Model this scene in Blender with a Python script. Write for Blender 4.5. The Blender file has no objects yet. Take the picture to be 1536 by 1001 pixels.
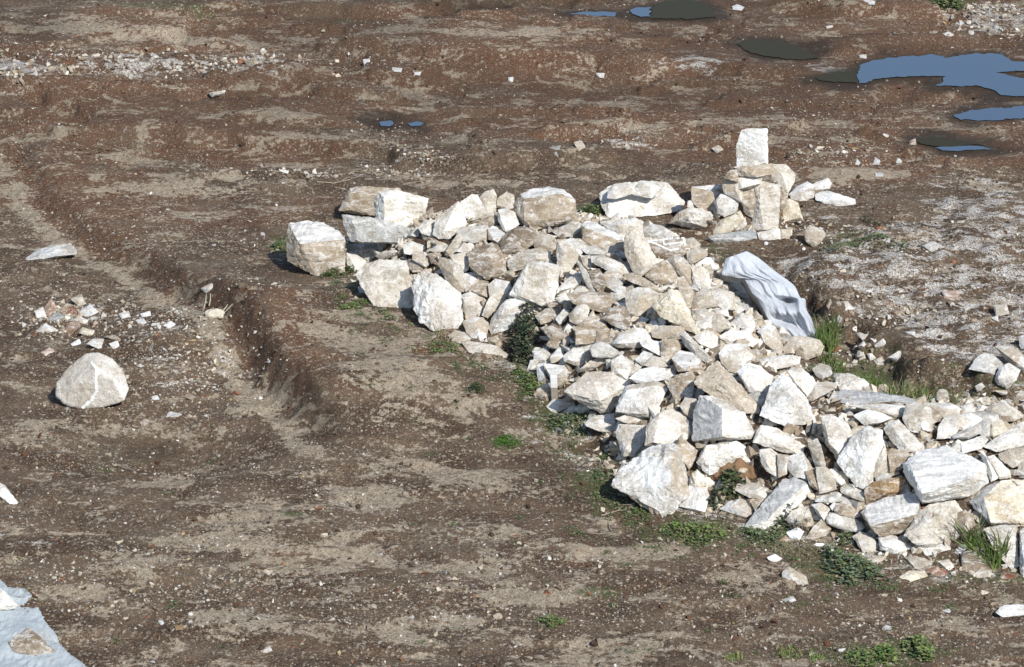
import bpy, bmesh, math, random
import numpy as np
from mathutils import Vector, noise as mn
random.seed(7)
R = math.radians
sc = bpy.context.scene
COL = sc.collection
# ---------------------------------------------------------------- camera, sky, sun, exposure
CH, PITCH, FPX = 8.5, R(25.0), 4007.0
cam_d = bpy.data.cameras.new('camera'); cam = bpy.data.objects.new('camera', cam_d); COL.objects.link(cam)
cam.location = (0, 0, CH); cam.rotation_euler = (R(90) - PITCH, 0, 0)
cam_d.angle = 2 * math.atan(768 / FPX); cam_d.clip_end = 2000; sc.camera = cam
SUN_AZ, SUN_EL = math.atan2(0.50, -0.66), R(47)
wd = bpy.data.worlds.new('World'); sc.world = wd; wd.use_nodes = True
wn = wd.node_tree.nodes; wl = wd.node_tree.links; wn.clear()
sky = wn.new('ShaderNodeTexSky'); sky.sky_type = 'NISHITA'; sky.sun_disc = False
sky.sun_elevation = SUN_EL; sky.sun_rotation = SUN_AZ; sky.air_density = 1.0; sky.dust_density = 0.6
bg = wn.new('ShaderNodeBackground'); bg.inputs[1].default_value = 0.14
wo = wn.new('ShaderNodeOutputWorld'); wl.new(sky.outputs[0], bg.inputs[0]); wl.new(bg.outputs[0], wo.inputs[0])
sd = bpy.data.lights.new('sun', 'SUN'); sd.energy = 4.5; sd.angle = R(0.5); sd.color = (1.0, 0.965, 0.905)
sun = bpy.data.objects.new('sun', sd); COL.objects.link(sun)
S = Vector((math.sin(SUN_AZ) * math.cos(SUN_EL), math.cos(SUN_AZ) * math.cos(SUN_EL), math.sin(SUN_EL)))
sun.rotation_euler = S.to_track_quat('Z', 'Y').to_euler(); sun.location = (8, 0, 12)
sc.view_settings.view_transform = 'Standard'; sc.view_settings.look = 'None'
sc.view_settings.exposure = 0.10; sc.view_settings.gamma = 1.0

# ---------------------------------------------------------------- geometry of the view: where a spot of the photo lies on the ground
CP, SP = math.cos(PITCH), math.sin(PITCH)
def rays(px, py):
    px = np.asarray(px, float); py = np.asarray(py, float)
    dx = (px - 768) / FPX; dy = (500.5 - py) / FPX
    return np.stack([dx, CP + dy * SP, -SP + dy * CP], -1)
def flat(px, py, z=0.0):
    d = rays(px, py); t = (z - CH) / d[..., 2]
    return d[..., 0] * t, d[..., 1] * t
def toworld(s, z=0.0):
    p = np.array([[float(v) for v in q.split(',')] for q in s.split()])
    x, y = flat(p[:, 0], p[:, 1], z); return np.stack([x, y], 1)

# ---------------------------------------------------------------- lattice noise
_rg = np.random.RandomState(3); _T = _rg.rand(512, 512)
def vnoise(x, y):
    xi = np.floor(x).astype(int); yi = np.floor(y).astype(int); fx = x - xi; fy = y - yi
    fx = fx * fx * (3 - 2 * fx); fy = fy * fy * (3 - 2 * fy)
    a = _T[yi & 511, xi & 511]; b = _T[yi & 511, (xi + 1) & 511]
    c = _T[(yi + 1) & 511, xi & 511]; d = _T[(yi + 1) & 511, (xi + 1) & 511]
    return (a * (1 - fx) + b * fx) * (1 - fy) + (c * (1 - fx) + d * fx) * fy
def fbm(x, y, s, o=4, ox=0.0):
    r = 0; a = 1; t = 0
    for k in range(o):
        r = r + a * vnoise(x * s + 17.3 * k + ox, y * s + 9.1 * k + ox * 1.7); t += a; a *= .5; s *= 2.07
    return r / t
def sstep(a, b, x):
    t = np.clip((x - a) / (b - a), 0, 1); return t * t * (3 - 2 * t)
def pdist(x, y, P, closed=True):
    """distance to a polyline; positive inside (closed) or to its right (open)"""
    best = np.full(x.shape, 1e9); inside = np.zeros(x.shape, bool); side = np.zeros(x.shape)
    n = len(P)
    for i in range(n if closed else n - 1):
        ax, ay = P[i]; bx, by = P[(i + 1) % n]
        ex, ey = bx - ax, by - ay; L = ex * ex + ey * ey + 1e-12
        t = np.clip(((x - ax) * ex + (y - ay) * ey) / L, 0, 1)
        d = np.hypot(x - ax - t * ex, y - ay - t * ey)
        m = d < best; best = np.where(m, d, best)
        side = np.where(m, np.sign(ex * (y - ay) - ey * (x - ax)), side)
        if closed:
            cr = ((ay > y) != (by > y)) & (x < (bx - ax) * (y - ay) / ((by - ay) if by != ay else 1e-9) + ax)
            inside ^= cr
    return np.where(inside, best, -best) if closed else best * side

MOUND = toworld("520,385 545,440 600,470 650,500 720,520 760,540 800,600 860,655 920,735 1000,765 1100,775 1150,795 1260,815 1330,835 1420,850 1500,850 1620,860 1700,760 1650,640 1536,625 1400,620 1240,600 1205,570 1215,530 1180,500 1120,440 1070,395 1010,362 880,350 640,350 520,352")
MOUND2 = toworld("1035,345 1060,330 1120,325 1190,335 1200,350 1150,362 1060,362")
BANK = toworld("1095,400 1135,440 1235,510 1290,545 1350,600 1440,612 1500,640 1560,640 2300,700 2300,330 1500,285 1330,325 1180,378")
STEP = toworld("-60,150 0,205 25,235 50,300 120,360 200,400 262,455 335,505 385,575 440,630 475,668")
LEDGE = toworld("-900,150 -300,165 0,160 200,158 420,140 620,120 900,110 1100,112")
PUD = [("blue", "1289,99 1311,92 1339,87 1400,83 1420,88 1464,81.5 1498,81 1519,92 1560,96 1600,104 1580,112 1536,107 1492,109.5 1505,112 1536,119 1570,128 1560,146 1502,145 1492,136 1468,130 1407,130 1420,115.5 1373,115.5 1322,117 1298,126 1289,125.6"),
       ("blue", "1430,174 1458,166 1492,163 1536,161 1580,162 1570,180 1536,178 1480,182 1440,181"),
       ("blue", "1400,222.5 1430,220.5 1475,221 1488,225 1450,227 1415,227"),
       ("murky", "1104,66 1130,61 1158,62 1180,66 1205,76 1228,88 1205,90 1160,88 1128,80"),  # darkened
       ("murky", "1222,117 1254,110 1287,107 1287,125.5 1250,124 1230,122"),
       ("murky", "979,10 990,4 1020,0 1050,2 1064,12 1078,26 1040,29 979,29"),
       ("blue", "945,16 955,12.5 976,12 977,26 960,26 950,22"),
       ("blue", "855,22 880,18.5 905,18.5 925,20 922,25.5 870,25"),
       ("blue", "568,184 586,182 592,186 584,191 571,190"),
       ("blue", "611,186 626,183.5 637,185 632,190 618,191"),
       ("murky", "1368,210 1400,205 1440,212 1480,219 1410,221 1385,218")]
PUDW = [(k, toworld(s)) for k, s in PUD]

def mound(x, y):
    w = fbm(x, y, 2.2, 3, 5.0) - .5
    d = pdist(x, y, MOUND) + w * .12
    h = .34 * sstep(0.0, .62, d) + .10 * sstep(.5, 1.1, d)
    d2 = pdist(x, y, MOUND2)
    return h + .22 * sstep(0, .22, d2)
def ground(x, y):
    x = np.asarray(x, float); y = np.asarray(y, float); md = pdist(x, y, MOUND)
    z = (fbm(x * .6, y, .55, 2) - .5) * .16 + (fbm(x * .7, y, 2.1, 3, 3.) - .5) * .065 + (fbm(x, y, 9., 3, 8.) - .5) * .022
    st = pdist(x, y, STEP, False)
    st = st + (fbm(x, y, 3.5, 3, 12.) - .5) * .12 + (fbm(x, y, 15., 3, 14.) - .5) * .05
    # the step: higher on its right-hand side
    z = z + (.10 + .19 * sstep(20.2, 18.2, y)) * (np.clip(st / .22, 0, 1) * .6 + .4 * sstep(0, .34, st)) * np.exp(-np.maximum(st, 0) / 1.6) * sstep(16.2, 17.1, y) * sstep(24.9, 23.5, y) * (st > -1e8)
    z = z + .10 * sstep(-.1, .25, pdist(x, y, LEDGE, False)) * sstep(27.5, 25.2, y) * sstep(3., 0., x)
    z = z + (fbm(x, y, 13., 3, 44.) - .5) * .06 * np.exp(-((st - .1) / .16) ** 2) * sstep(16.2, 17.1, y) * sstep(24.9, 23.5, y)
    bd = pdist(x, y, BANK) + (fbm(x, y, 2.6, 3, 2.) - .5) * .40 + (fbm(x, y, 12., 3, 22.) - .5) * .12
    z = z + (.12 + .09 * sstep(20.5, 19.4, y)) * sstep(1.75, 2.45, x) * sstep(0, 1., bd / (.20 + .50 * sstep(18.5, 19.5, y))) + (.16 * (fbm(x * .7, y, 3.4, 3, 4.) - .5) + .07 * (fbm(x * .7, y, 11., 3, 24.) - .5)) * sstep(0, .3, bd) * sstep(31, 27, y)
    T = fbm(x * .38, y, 1.15, 4, 61.); T2 = fbm(x * .45, y, 2.3, 4, 71.)
    z = z + (.11 * sstep(.46, .50, T) + .05 * sstep(.50, .53, T2) - .08) * sstep(20.8, 22., y) * sstep(31, 28, y) + .025 * sstep(.50, .54, T2) * sstep(20.8, 19., y) * (md < -.1)
    hol = np.exp(-(((x + 2.25) / .55) ** 2 + ((y - 16.35) / .35) ** 2)); z = z - .17 * hol
    z = z + .15 * np.exp(-(((x + 2.45) / .62) ** 2 + ((y - 17.95) / .55) ** 2)) + .05 * np.exp(-(((x + 2.4) / .5) ** 2 + ((y - 17.8) / .4) ** 2)) * (fbm(x, y, 8., 3, 33.) - .2)
    for k, P in PUDW:
        m = sstep(-.45, -.03, pdist(x, y, P))
        z = z * (1 - m) - .002 * m
    return z
def terrain(x, y):
    return ground(x, y) + mound(x, y)
# fast lookup grid
_gx = np.arange(-5.5, 7.0, .03); _gy = np.arange(12.0, 29.0, .03)
_GX, _GY = np.meshgrid(_gx, _gy); _GZ = terrain(_GX, _GY)
def tz(x, y):
    x = np.asarray(x, float); y = np.asarray(y, float)
    fx = np.clip((x - _gx[0]) / .03, 0, len(_gx) - 1.001); fy = np.clip((y - _gy[0]) / .03, 0, len(_gy) - 1.001)
    i = fx.astype(int); j = fy.astype(int); a = fx - i; b = fy - j
    return (_GZ[j, i] * (1 - a) + _GZ[j, i + 1] * a) * (1 - b) + (_GZ[j + 1, i] * (1 - a) + _GZ[j + 1, i + 1] * a) * b
def hit(px, py):
    """where the sight line of a photo spot meets the terrain"""
    d = rays(px, py); t = np.linspace(8 / .7, 34, 1600)
    X = d[0] * t; Y = d[1] * t; Z = CH + d[2] * t; k = np.argmax(Z < tz(X, Y))
    return Vector((X[k], Y[k], Z[k]))

# ---------------------------------------------------------------- materials
def newmat(name):
    m = bpy.data.materials.new(name); m.use_nodes = True; nt = m.node_tree
    for n in list(nt.nodes): nt.nodes.remove(n)
    o = nt.nodes.new('ShaderNodeOutputMaterial'); p = nt.nodes.new('ShaderNodeBsdfPrincipled')
    nt.links.new(p.outputs[0], o.inputs[0]); return m, nt, p
class NT:
    def __init__(s, nt): s.nt = nt
    def n(s, t, **k):
        q = s.nt.nodes.new(t)
        for a, b in k.items(): setattr(q, a, b)
        return q
    def l(s, a, b): s.nt.links.new(a, b)
    def _in(s, sock, v):
        if hasattr(v, 'links'): s.l(v, sock)
        else: sock.default_value = v
    def noise(s, vec, scale, detail=4, rough=.55, out=0, dist=0.):
        q = s.n('ShaderNodeTexNoise'); s.l(vec, q.inputs['Vector']); q.inputs['Scale'].default_value = scale
        q.inputs['Detail'].default_value = detail; q.inputs['Roughness'].default_value = rough
        q.inputs['Distortion'].default_value = dist; return q.outputs[out]
    def m(s, op, a, b=0., c=None, clamp=False):
        q = s.n('ShaderNodeMath', operation=op); q.use_clamp = clamp
        s._in(q.inputs[0], a); s._in(q.inputs[1], b)
        if c is not None: s._in(q.inputs[2], c)
        return q.outputs[0]
    def ss(s, v, a, b):
        q = s.n('ShaderNodeMapRange', interpolation_type='SMOOTHSTEP'); s._in(q.inputs[0], v)
        q.inputs[1].default_value = a; q.inputs[2].default_value = b; return q.outputs[0]
    def mix(s, f, a, b, bt='MIX'):
        q = s.n('ShaderNodeMix', data_type='RGBA', blend_type=bt); s._in(q.inputs[0], f)
        s._in(q.inputs[6], a if hasattr(a, 'links') else (*a, 1)); s._in(q.inputs[7], b if hasattr(b, 'links') else (*b, 1)); return q.outputs[2]
    def attr(s, name, out='Fac'):
        q = s.n('ShaderNodeAttribute'); q.attribute_name = name; return q.outputs[out]
    def scalev(s, vec, v):
        q = s.n('ShaderNodeVectorMath', operation='MULTIPLY'); s.l(vec, q.inputs[0]); q.inputs[1].default_value = v; return q.outputs[0]
    def bump(s, h, strength, dist, prev=None):
        q = s.n('ShaderNodeBump'); s.l(h, q.inputs['Height']); q.inputs['Strength'].default_value = strength
        q.inputs['Distance'].default_value = dist
        if prev is not None: s.l(prev, q.inputs['Normal'])
        return q.outputs[0]

def make_stone_mat():
    m, nt, p = newmat('limestone'); N = NT(nt)
    tc = N.n('ShaderNodeTexCoord').outputs['Object']; oi = N.n('ShaderNodeObjectInfo')
    off = N.n('ShaderNodeVectorMath', operation='SCALE'); off.inputs[0].default_value = (37, 91, 53); N.l(oi.outputs['Random'], off.inputs['Scale'])
    ad = N.n('ShaderNodeVectorMath', operation='ADD'); N.l(tc, ad.inputs[0]); N.l(off.outputs[0], ad.inputs[1]); v = ad.outputs[0]
    facet = N.attr('facet'); top = N.attr('topc')
    n1 = N.noise(v, 5.5, 5, .6); n2 = N.noise(v, 17, 5, .65); n3 = N.noise(v, 70, 4, .7)
    base = oi.outputs['Color']
    # white calcite patches and veins
    vs = N.scalev(v, (1.0, 1.9, 3.1)); vein = N.noise(vs, 4.2, 4, .6, dist=.6)
    vn = N.m('ABSOLUTE', N.m('SUBTRACT', vein, .5)); veinf = N.ss(vn, .018, .004)
    n1b = N.noise(N.scalev(v, (1.0, 1.5, 3.4)), 7.5, 7, .72, dist=.8)
    c = N.mix(N.ss(n1, .42, .56), N.mix(.62, base, (.60, .54, .46), 'MULTIPLY'), base)
    c = N.mix(N.m('MULTIPLY', N.ss(n1b, .50, .60), .75), c, N.mix(.6, c, (.80, .79, .77)))
    c = N.mix(N.m('MULTIPLY', N.ss(n1b, .44, .36), .55), c, N.mix(.85, c, (.50, .44, .36), 'MULTIPLY'))
    # per-face patina
    c = N.mix(N.m('MULTIPLY', N.ss(N.m('ADD', facet, N.m('MULTIPLY', N.m('SUBTRACT', n2, .5), 1.1)), .42, .78), oi.outputs['Alpha']), c, (.40, .325, .235))
    c = N.mix(N.m('MULTIPLY', N.ss(n2, .56, .68), .62), c, (.74, .72, .67))
    c = N.mix(N.m('MULTIPLY', veinf, .25), c, (.78, .77, .74))
    c = N.mix(N.m('MULTIPLY', N.ss(N.m('ADD', n1, N.m('MULTIPLY', n3, .5)), .70, .60), .20), c, (.20, .16, .12))
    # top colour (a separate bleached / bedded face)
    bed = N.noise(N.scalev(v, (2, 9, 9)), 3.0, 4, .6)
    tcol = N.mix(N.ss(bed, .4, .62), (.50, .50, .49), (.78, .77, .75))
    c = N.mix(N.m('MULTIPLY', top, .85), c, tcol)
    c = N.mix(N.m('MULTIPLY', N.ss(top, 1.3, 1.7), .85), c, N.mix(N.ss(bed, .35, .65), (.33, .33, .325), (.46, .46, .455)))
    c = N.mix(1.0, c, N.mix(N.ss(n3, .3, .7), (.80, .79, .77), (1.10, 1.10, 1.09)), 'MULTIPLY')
    N.l(c, p.inputs['Base Color']); p.inputs['Roughness'].default_value = .88; p.inputs['Specular IOR Level'].default_value = .25
    b1 = N.bump(n2, .7, .024); b2 = N.bump(n3, .55, .006, b1); N.l(b2, p.inputs['Normal'])
    return m
STONE = make_stone_mat()

def make_gravel_mat(name, rough=.9):
    m, nt, p = newmat(name); N = NT(nt)
    tc = N.n('ShaderNodeTexCoord').outputs['Object']; n = N.noise(tc, 40, 3)
    c = N.mix(1.0, N.attr('tone', 'Color'), N.mix(N.ss(n, .3, .7), (.72, .70, .67), (1.05, 1.05, 1.05)), 'MULTIPLY')
    N.l(c, p.inputs['Base Color']); p.inputs['Roughness'].default_value = rough; p.inputs['Specular IOR Level'].default_value = .2
    N.l(N.bump(n, .4, .006), p.inputs['Normal']); return m
GRAVEL = make_gravel_mat('gravel_stone')

def make_ground_mat():
    m, nt, p = newmat('bare_soil'); N = NT(nt)
    v = N.n('ShaderNodeTexCoord').outputs['Object']
    va = N.scalev(v, (.42, 1., 1.)); vb = N.scalev(v, (.6, 1., 1.))
    big = N.noise(va, .9, 5, .6); mid = N.noise(vb, 3.2, 6, .65); fine = N.noise(v, 24, 5, .7); tiny = N.noise(v, 95, 3, .7)
    red = N.attr('red'); sand = N.attr('sand'); lime = N.attr('lime'); moss = N.attr('moss'); wet = N.attr('wet')
    c = N.mix(N.ss(mid, .38, .62), (.068, .044, .029), (.138, .096, .064))
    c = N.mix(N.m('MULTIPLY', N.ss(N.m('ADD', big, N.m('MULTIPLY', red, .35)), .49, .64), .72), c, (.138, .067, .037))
    # olive / grey silt
    c = N.mix(N.m('MULTIPLY', N.ss(N.noise(vb, 2.1, 5, .65), .52, .68), .5), c, (.145, .118, .084))
    # dry sandy crusts
    sn = N.noise(N.scalev(v, (.50, 1., 1.)), 5.0, 8, .74, dist=.5)
    sf = N.ss(N.m('ADD', N.m('ADD', sn, N.m('MULTIPLY', N.m('SUBTRACT', fine, .5), .34)), N.m('MULTIPLY', sand, .18)), .545, .60)
    sandc = N.mix(N.ss(fine, .35, .65), (.27, .22, .155), (.45, .38, .285))
    c = N.mix(N.m('MULTIPLY', sf, .86), c, sandc)
    c = N.mix(N.m('MULTIPLY', N.ss(N.noise(v, 55, 3, .8), .52, .60), .42), c, (.235, .185, .130))
    # whitish crumbled lime
    ln = N.noise(N.scalev(v, (.42, 1., 1.)), 8.5, 8, .78)
    lf = N.ss(N.m('ADD', ln, N.m('MULTIPLY', lime, .21)), .635, .685)
    c = N.mix(N.m('MULTIPLY', lf, .82), c, N.mix(N.ss(tiny, .35, .6), (.26, .22, .17), (.68, .66, .62)))
    # moss film
    mf = N.ss(N.m('ADD', N.noise(v, 9, 4, .7), N.m('MULTIPLY', moss, .55)), .66, .88)
    c = N.mix(N.m('MULTIPLY', mf, .75), c, (.072, .090, .034))
    # speckle of small grit, in drifts
    clump = N.m('ADD', .45, N.m('MULTIPLY', N.ss(N.noise(vb, 2.6, 6, .7), .42, .56), .55))
    warp = N.n('ShaderNodeVectorMath', operation='MULTIPLY_ADD'); N.l(N.noise(v, 60, 2, out=1), warp.inputs[0]); warp.inputs[1].default_value = (.02, .02, .02); N.l(v, warp.inputs[2]); v2 = warp.outputs[0]
    for scl, th, colr, st in ((22, .90, (.36, .31, .24), .8), (46, .70, (.36, .31, .24), .85), (62, .74, (.27, .165, .09), .6), (80, .70, (.29, .24, .18), .75), (33, .90, (.42, .38, .31), .8), (58, .93, (.21, .085, .042), .9), (64, .80, (.045, .032, .024), .8)):
        vo = N.n('ShaderNodeTexVoronoi'); N.l(v2, vo.inputs['Vector']); vo.inputs['Scale'].default_value = scl
        sp = N.n('ShaderNodeSeparateColor'); N.l(vo.outputs['Color'], sp.inputs[0])
        f = N.m('MULTIPLY', N.ss(sp.outputs[0], th, th + .01), N.ss(vo.outputs['Distance'], .42, .30))
        f = N.m('MULTIPLY', N.m('MULTIPLY', f, clump), N.m('SUBTRACT', 1.0, N.m('MULTIPLY', wet, .8)))
        c = N.mix(N.m('MULTIPLY', f, st), c, colr)
    c = N.mix(1.0, c, N.mix(N.ss(tiny, .25, .75), (.62, .62, .62), (1.22, 1.22, 1.22)), 'MULTIPLY')
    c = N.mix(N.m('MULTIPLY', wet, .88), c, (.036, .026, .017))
    N.l(c, p.inputs['Base Color']); N.l(N.m('SUBTRACT', .95, N.m('MULTIPLY', wet, .35)), p.inputs['Roughness'])
    p.inputs['Specular IOR Level'].default_value = .15
    b = N.bump(mid, .5, .05); b = N.bump(fine, .9, .022, b); b = N.bump(tiny, .8, .007, b); N.l(b, p.inputs['Normal'])
    return m

def make_water(name, col, ior, rough):
    m, nt, p = newmat(name); N = NT(nt); v = N.n('ShaderNodeTexCoord').outputs['Object']
    p.inputs['Base Color'].default_value = (*col, 1); p.inputs['IOR'].default_value = ior; p.inputs['Roughness'].default_value = rough
    N.l(N.bump(N.noise(v, 30, 2), .03, .004), p.inputs['Normal']); return m

def make_leaf(name):
    m, nt, p = newmat(name); N = NT(nt)
    N.l(N.attr('tone', 'Color'), p.inputs['Base Color']); p.inputs['Roughness'].default_value = .6
    p.inputs['Specular IOR Level'].default_value = .25
    return m
LEAF = make_leaf('leaf_green')

# ---------------------------------------------------------------- object helpers
def link(name, me, mat, loc=(0, 0, 0), parent=None):
    o = bpy.data.objects.new(name, me); COL.objects.link(o); o.location = loc; o.parent = parent
    if mat: me.materials.append(mat)
    return o
def tag(o, label=None, cat=None, group=None, kind=None):
    if label: o['label'] = label
    if cat: o['category'] = cat
    if group: o['group'] = group
    if kind: o['kind'] = kind
    return o
def mesh_np(name, V, F, tone=None, smooth=False):
    me = bpy.data.meshes.new(name); V = np.asarray(V, np.float32); F = np.asarray(F, np.int32); k = F.shape[1]
    me.vertices.add(len(V)); me.vertices.foreach_set('co', V.ravel())
    me.loops.add(F.size); me.loops.foreach_set('vertex_index', F.ravel())
    me.polygons.add(len(F)); me.polygons.foreach_set('loop_start', np.arange(0, F.size, k, dtype=np.int32))
    me.polygons.foreach_set('use_smooth', np.full(len(F), smooth))
    me.update(calc_edges=True)
    if tone is not None:
        a = me.attributes.new('tone', 'FLOAT_COLOR', 'POINT'); t = np.ones((len(V), 4), np.float32); t[:, :3] = tone
        a.data.foreach_set('color', t.ravel())
    return me

# ================================================================ GROUND SHEET
def ys():
    v = []
    for py in np.arange(1090, -40, -3.2): v.append(flat(768, py)[1])
    v = [float(a) for a in v]; lo = [1.0, 4.0, 7.0, 9.5, 11.0, 12.0]; hi = []
    y = v[-1]; st = v[-1] - v[-2]
    while y < 1500: st *= 1.12; y += st; hi.append(y)
    return np.array([a for a in lo if a < v[0] - .2] + v + hi)
def tans():
    c = np.arange(-.235, .2351, .00086); o = [.25, .27, .3, .36, .45, .6, .9, 1.4, 2.4]
    return np.array([-a for a in o[::-1]] + list(c) + o)
Yr = ys(); Tr = tans(); GY, GT = np.meshgrid(Yr, Tr, indexing='ij'); GX = GY * GT
GZ = terrain(GX, GY); far = sstep(35, 60, GY); GZ = GZ * (1 - far)
nr, nc = GX.shape; idx = np.arange(nr * nc).reshape(nr, nc)
F = np.stack([idx[:-1, :-1], idx[:-1, 1:], idx[1:, 1:], idx[1:, :-1]], -1).reshape(-1, 4)
gme = mesh_np('ground', np.stack([GX, GY, GZ], -1).reshape(-1, 3), F, smooth=True)
x = GX.ravel(); y = GY.ravel()
def blobs(lst):
    r = np.zeros_like(x)
    for s in lst:
        cx, cy, rx, ry, w = s; wx, wy = flat(cx, cy); ex = abs(float(flat(cx + rx, cy)[0]) - float(wx)); ey = abs(float(flat(cx, cy - ry)[1]) - float(wy))
        r = np.maximum(r, w * np.exp(-(((x - wx) / ex) ** 2 + ((y - wy) / ey) ** 2) * .8))
    return r
st = pdist(x, y, STEP, False); bk = pdist(x, y, BANK); md = pdist(x, y, MOUND)
sand = blobs([(100, 62, 130, 9, .8), (300, 66, 160, 9, .9), (560, 72, 160, 10, .6), (800, 75, 120, 10, .7), (210, 235, 60, 7, .8), (260, 285, 70, 8, .9), (160, 290, 70, 8, .6),
    (400, 185, 60, 6, .8), (430, 212, 60, 5, .9), (480, 240, 70, 7, .6), (600, 130, 80, 8, .6), (620, 155, 70, 6, .6), (350, 270, 90, 8, .5), (330, 325, 60, 8, .5),
    (680, 140, 60, 8, .5), (850, 150, 90, 8, .6), (1000, 145, 70, 5, .5), (700, 268, 90, 8, .6), (1150, 185, 110, 8, .6), (1200, 212, 80, 6, .6), (1450, 190, 90, 8, .5), (1290, 270, 90, 9, .7),
    (560, 560, 70, 26, .8), (610, 600, 80, 22, .8), (520, 520, 50, 12, .7), (680, 565, 70, 8, .6), (680, 720, 70, 14, 1.), (600, 700, 50, 9, .8), (560, 755, 50, 12, .9), (420, 770, 50, 10, .9), (350, 790, 80, 12, 1.),
    (230, 730, 50, 10, .8), (350, 830, 60, 12, .9), (530, 830, 70, 18, .8), (420, 850, 70, 14, .8), (350, 940, 50, 16, 1.), (130, 900, 60, 16, .8), (720, 850, 50, 14, .9), (780, 890, 70, 16, 1.),
    (900, 835, 110, 14, .9), (840, 900, 60, 14, .8), (620, 950, 60, 22, .8), (900, 985, 120, 16, .8), (60, 830, 60, 14, .6), (230, 855, 50, 9, .8), (60, 650, 90, 16, .6), (400, 610, 30, 14, .7), (200, 390, 35, 10, .7), (1130, 860, 60, 14, .6), (1430, 930, 90, 14, .4)])
sand = np.maximum(sand, .95 * np.exp(-((st + .13) / .09) ** 2) * sstep(15.5, 16.3, y) * sstep(22.6, 21.6, y))
redm = blobs([(430, 235, 110, 20, .9), (130, 270, 90, 20, .9), (60, 160, 200, 60, .4), (700, 100, 400, 60, .5), (1300, 160, 300, 60, .7), (1250, 230, 120, 20, .7), (1250, 60, 280, 40, .8), (430, 560, 40, 50, 1.), (450, 600, 40, 30, 1.), (230, 650, 90, 18, .6), (520, 620, 50, 14, .7), (870, 850, 30, 10, .9), (640, 60, 300, 40, .5)])
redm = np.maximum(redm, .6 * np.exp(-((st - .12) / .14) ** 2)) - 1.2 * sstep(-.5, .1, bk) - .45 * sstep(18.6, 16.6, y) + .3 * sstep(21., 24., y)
lime = np.maximum.reduce([sstep(.12, .4, bk) * .70, blobs([(20, 130, 70, 22, 1.), (190, 115, 90, 20, .9), (380, 100, 90, 20, .8), (330, 130, 80, 12, .6), (1060, 100, 70, 9, .8), (1245, 103, 40, 7, .9), (930, 205, 60, 9, .9), (260, 540, 120, 50, .35), (1490, 30, 70, 22, .9), (1470, 320, 90, 40, .9),
    (1330, 350, 130, 20, .6), (130, 480, 90, 22, .55), (20, 800, 60, 40, .5), (400, 310, 120, 14, .35), (600, 240, 90, 14, .35), (680, 870, 50, 14, .5), (120, 790, 60, 12, .5), (400, 110, 60, 24, .7)]), .5 * np.exp(-((md + .05) / .2) ** 2)])
moss = np.maximum.reduce([blobs([(510, 415, 30, 12, 1.), (540, 460, 40, 14, .7), (665, 520, 30, 8, 1.), (760, 668, 30, 8, 1.), (715, 582, 20, 8, .9), (900, 730, 60, 30, .8), (960, 760, 60, 22, .9), (1040, 800, 80, 16, 1.), (790, 570, 26, 16, 1.), (850, 640, 50, 20, 1.),
    (1150, 800, 40, 14, 1.), (1260, 850, 60, 20, .9), (1300, 365, 70, 14, .9), (1320, 985, 90, 20, 1.), (1380, 970, 60, 16, .9), (420, 370, 20, 20, .8), (885, 318, 25, 10, 1.), (820, 935, 30, 6, 1.), (1290, 575, 60, 25, 1.), (1240, 520, 24, 20, 1.),
    (900, 895, 40, 8, .8), (440, 782, 24, 5, .9), (160, 705, 24, 8, .7), (1415, 5, 40, 10, 1.), (250, 28, 120, 8, .6), (940, 850, 40, 10, .4), (1180, 900, 100, 14, .4), (640, 540, 30, 10, .5), (1490, 860, 50, 14, .8), (550, 40, 60, 5, .7)]), .45 * np.exp(-((md + .10) / .22) ** 2) * (y < 20.)])
wet = np.zeros_like(x)
for k, P in PUDW: wet = np.maximum(wet, sstep(-.30, -.01, pdist(x, y, P) + (fbm(x * .5, y, 5., 4, 9.) - .5) * .5 * (pdist(x, y, P) < -.02)))
wet = np.maximum(wet, blobs([(200, 12, 500, 10, .3), (225, 662, 90, 15, .55), (720, 14, 160, 7, .9), (600, 184, 50, 5, .6)]))
wet = np.maximum(wet, .30 * sstep(.05, .3, md))
wet = np.maximum(wet, .62 * np.exp(-((st - .12) / .11) ** 2) * (st > -.01) * sstep(16.0, 16.7, y) * (.3 + .7 * sstep(21., 18.6, y)) * sstep(24.9, 23.5, y))  # step wall darkened through this attribute: its shade, facing away from the sun
wet = np.maximum(wet, .42 * sstep(20.5, 24., y) * sstep(.35, .6, fbm(x * .5, y, 1.1, 3, 50.)))
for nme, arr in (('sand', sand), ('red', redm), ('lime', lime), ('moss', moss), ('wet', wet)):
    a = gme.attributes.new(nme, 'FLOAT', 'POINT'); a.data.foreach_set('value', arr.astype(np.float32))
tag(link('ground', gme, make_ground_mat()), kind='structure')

# puddles
WB = make_water('puddle_water', (.012, .022, .030), 5.2, .02); WM = make_water('water_painted_tree_reflection', (.036, .032, .017), 1.1, .3)  # second water: dark olive base colour paints the reflection of off-frame trees
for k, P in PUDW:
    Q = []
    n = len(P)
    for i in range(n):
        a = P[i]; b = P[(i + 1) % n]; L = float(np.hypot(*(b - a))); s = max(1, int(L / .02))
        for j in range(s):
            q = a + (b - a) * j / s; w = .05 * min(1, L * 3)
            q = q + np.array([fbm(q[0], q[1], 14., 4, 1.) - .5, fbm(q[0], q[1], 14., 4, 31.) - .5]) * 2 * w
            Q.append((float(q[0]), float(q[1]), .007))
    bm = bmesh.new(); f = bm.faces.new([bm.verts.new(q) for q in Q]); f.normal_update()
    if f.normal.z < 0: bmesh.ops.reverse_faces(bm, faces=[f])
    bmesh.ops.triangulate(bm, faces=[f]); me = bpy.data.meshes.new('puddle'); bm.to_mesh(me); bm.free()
    tag(link('puddle', me, WB if k == 'blue' else WM), kind='structure')

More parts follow.
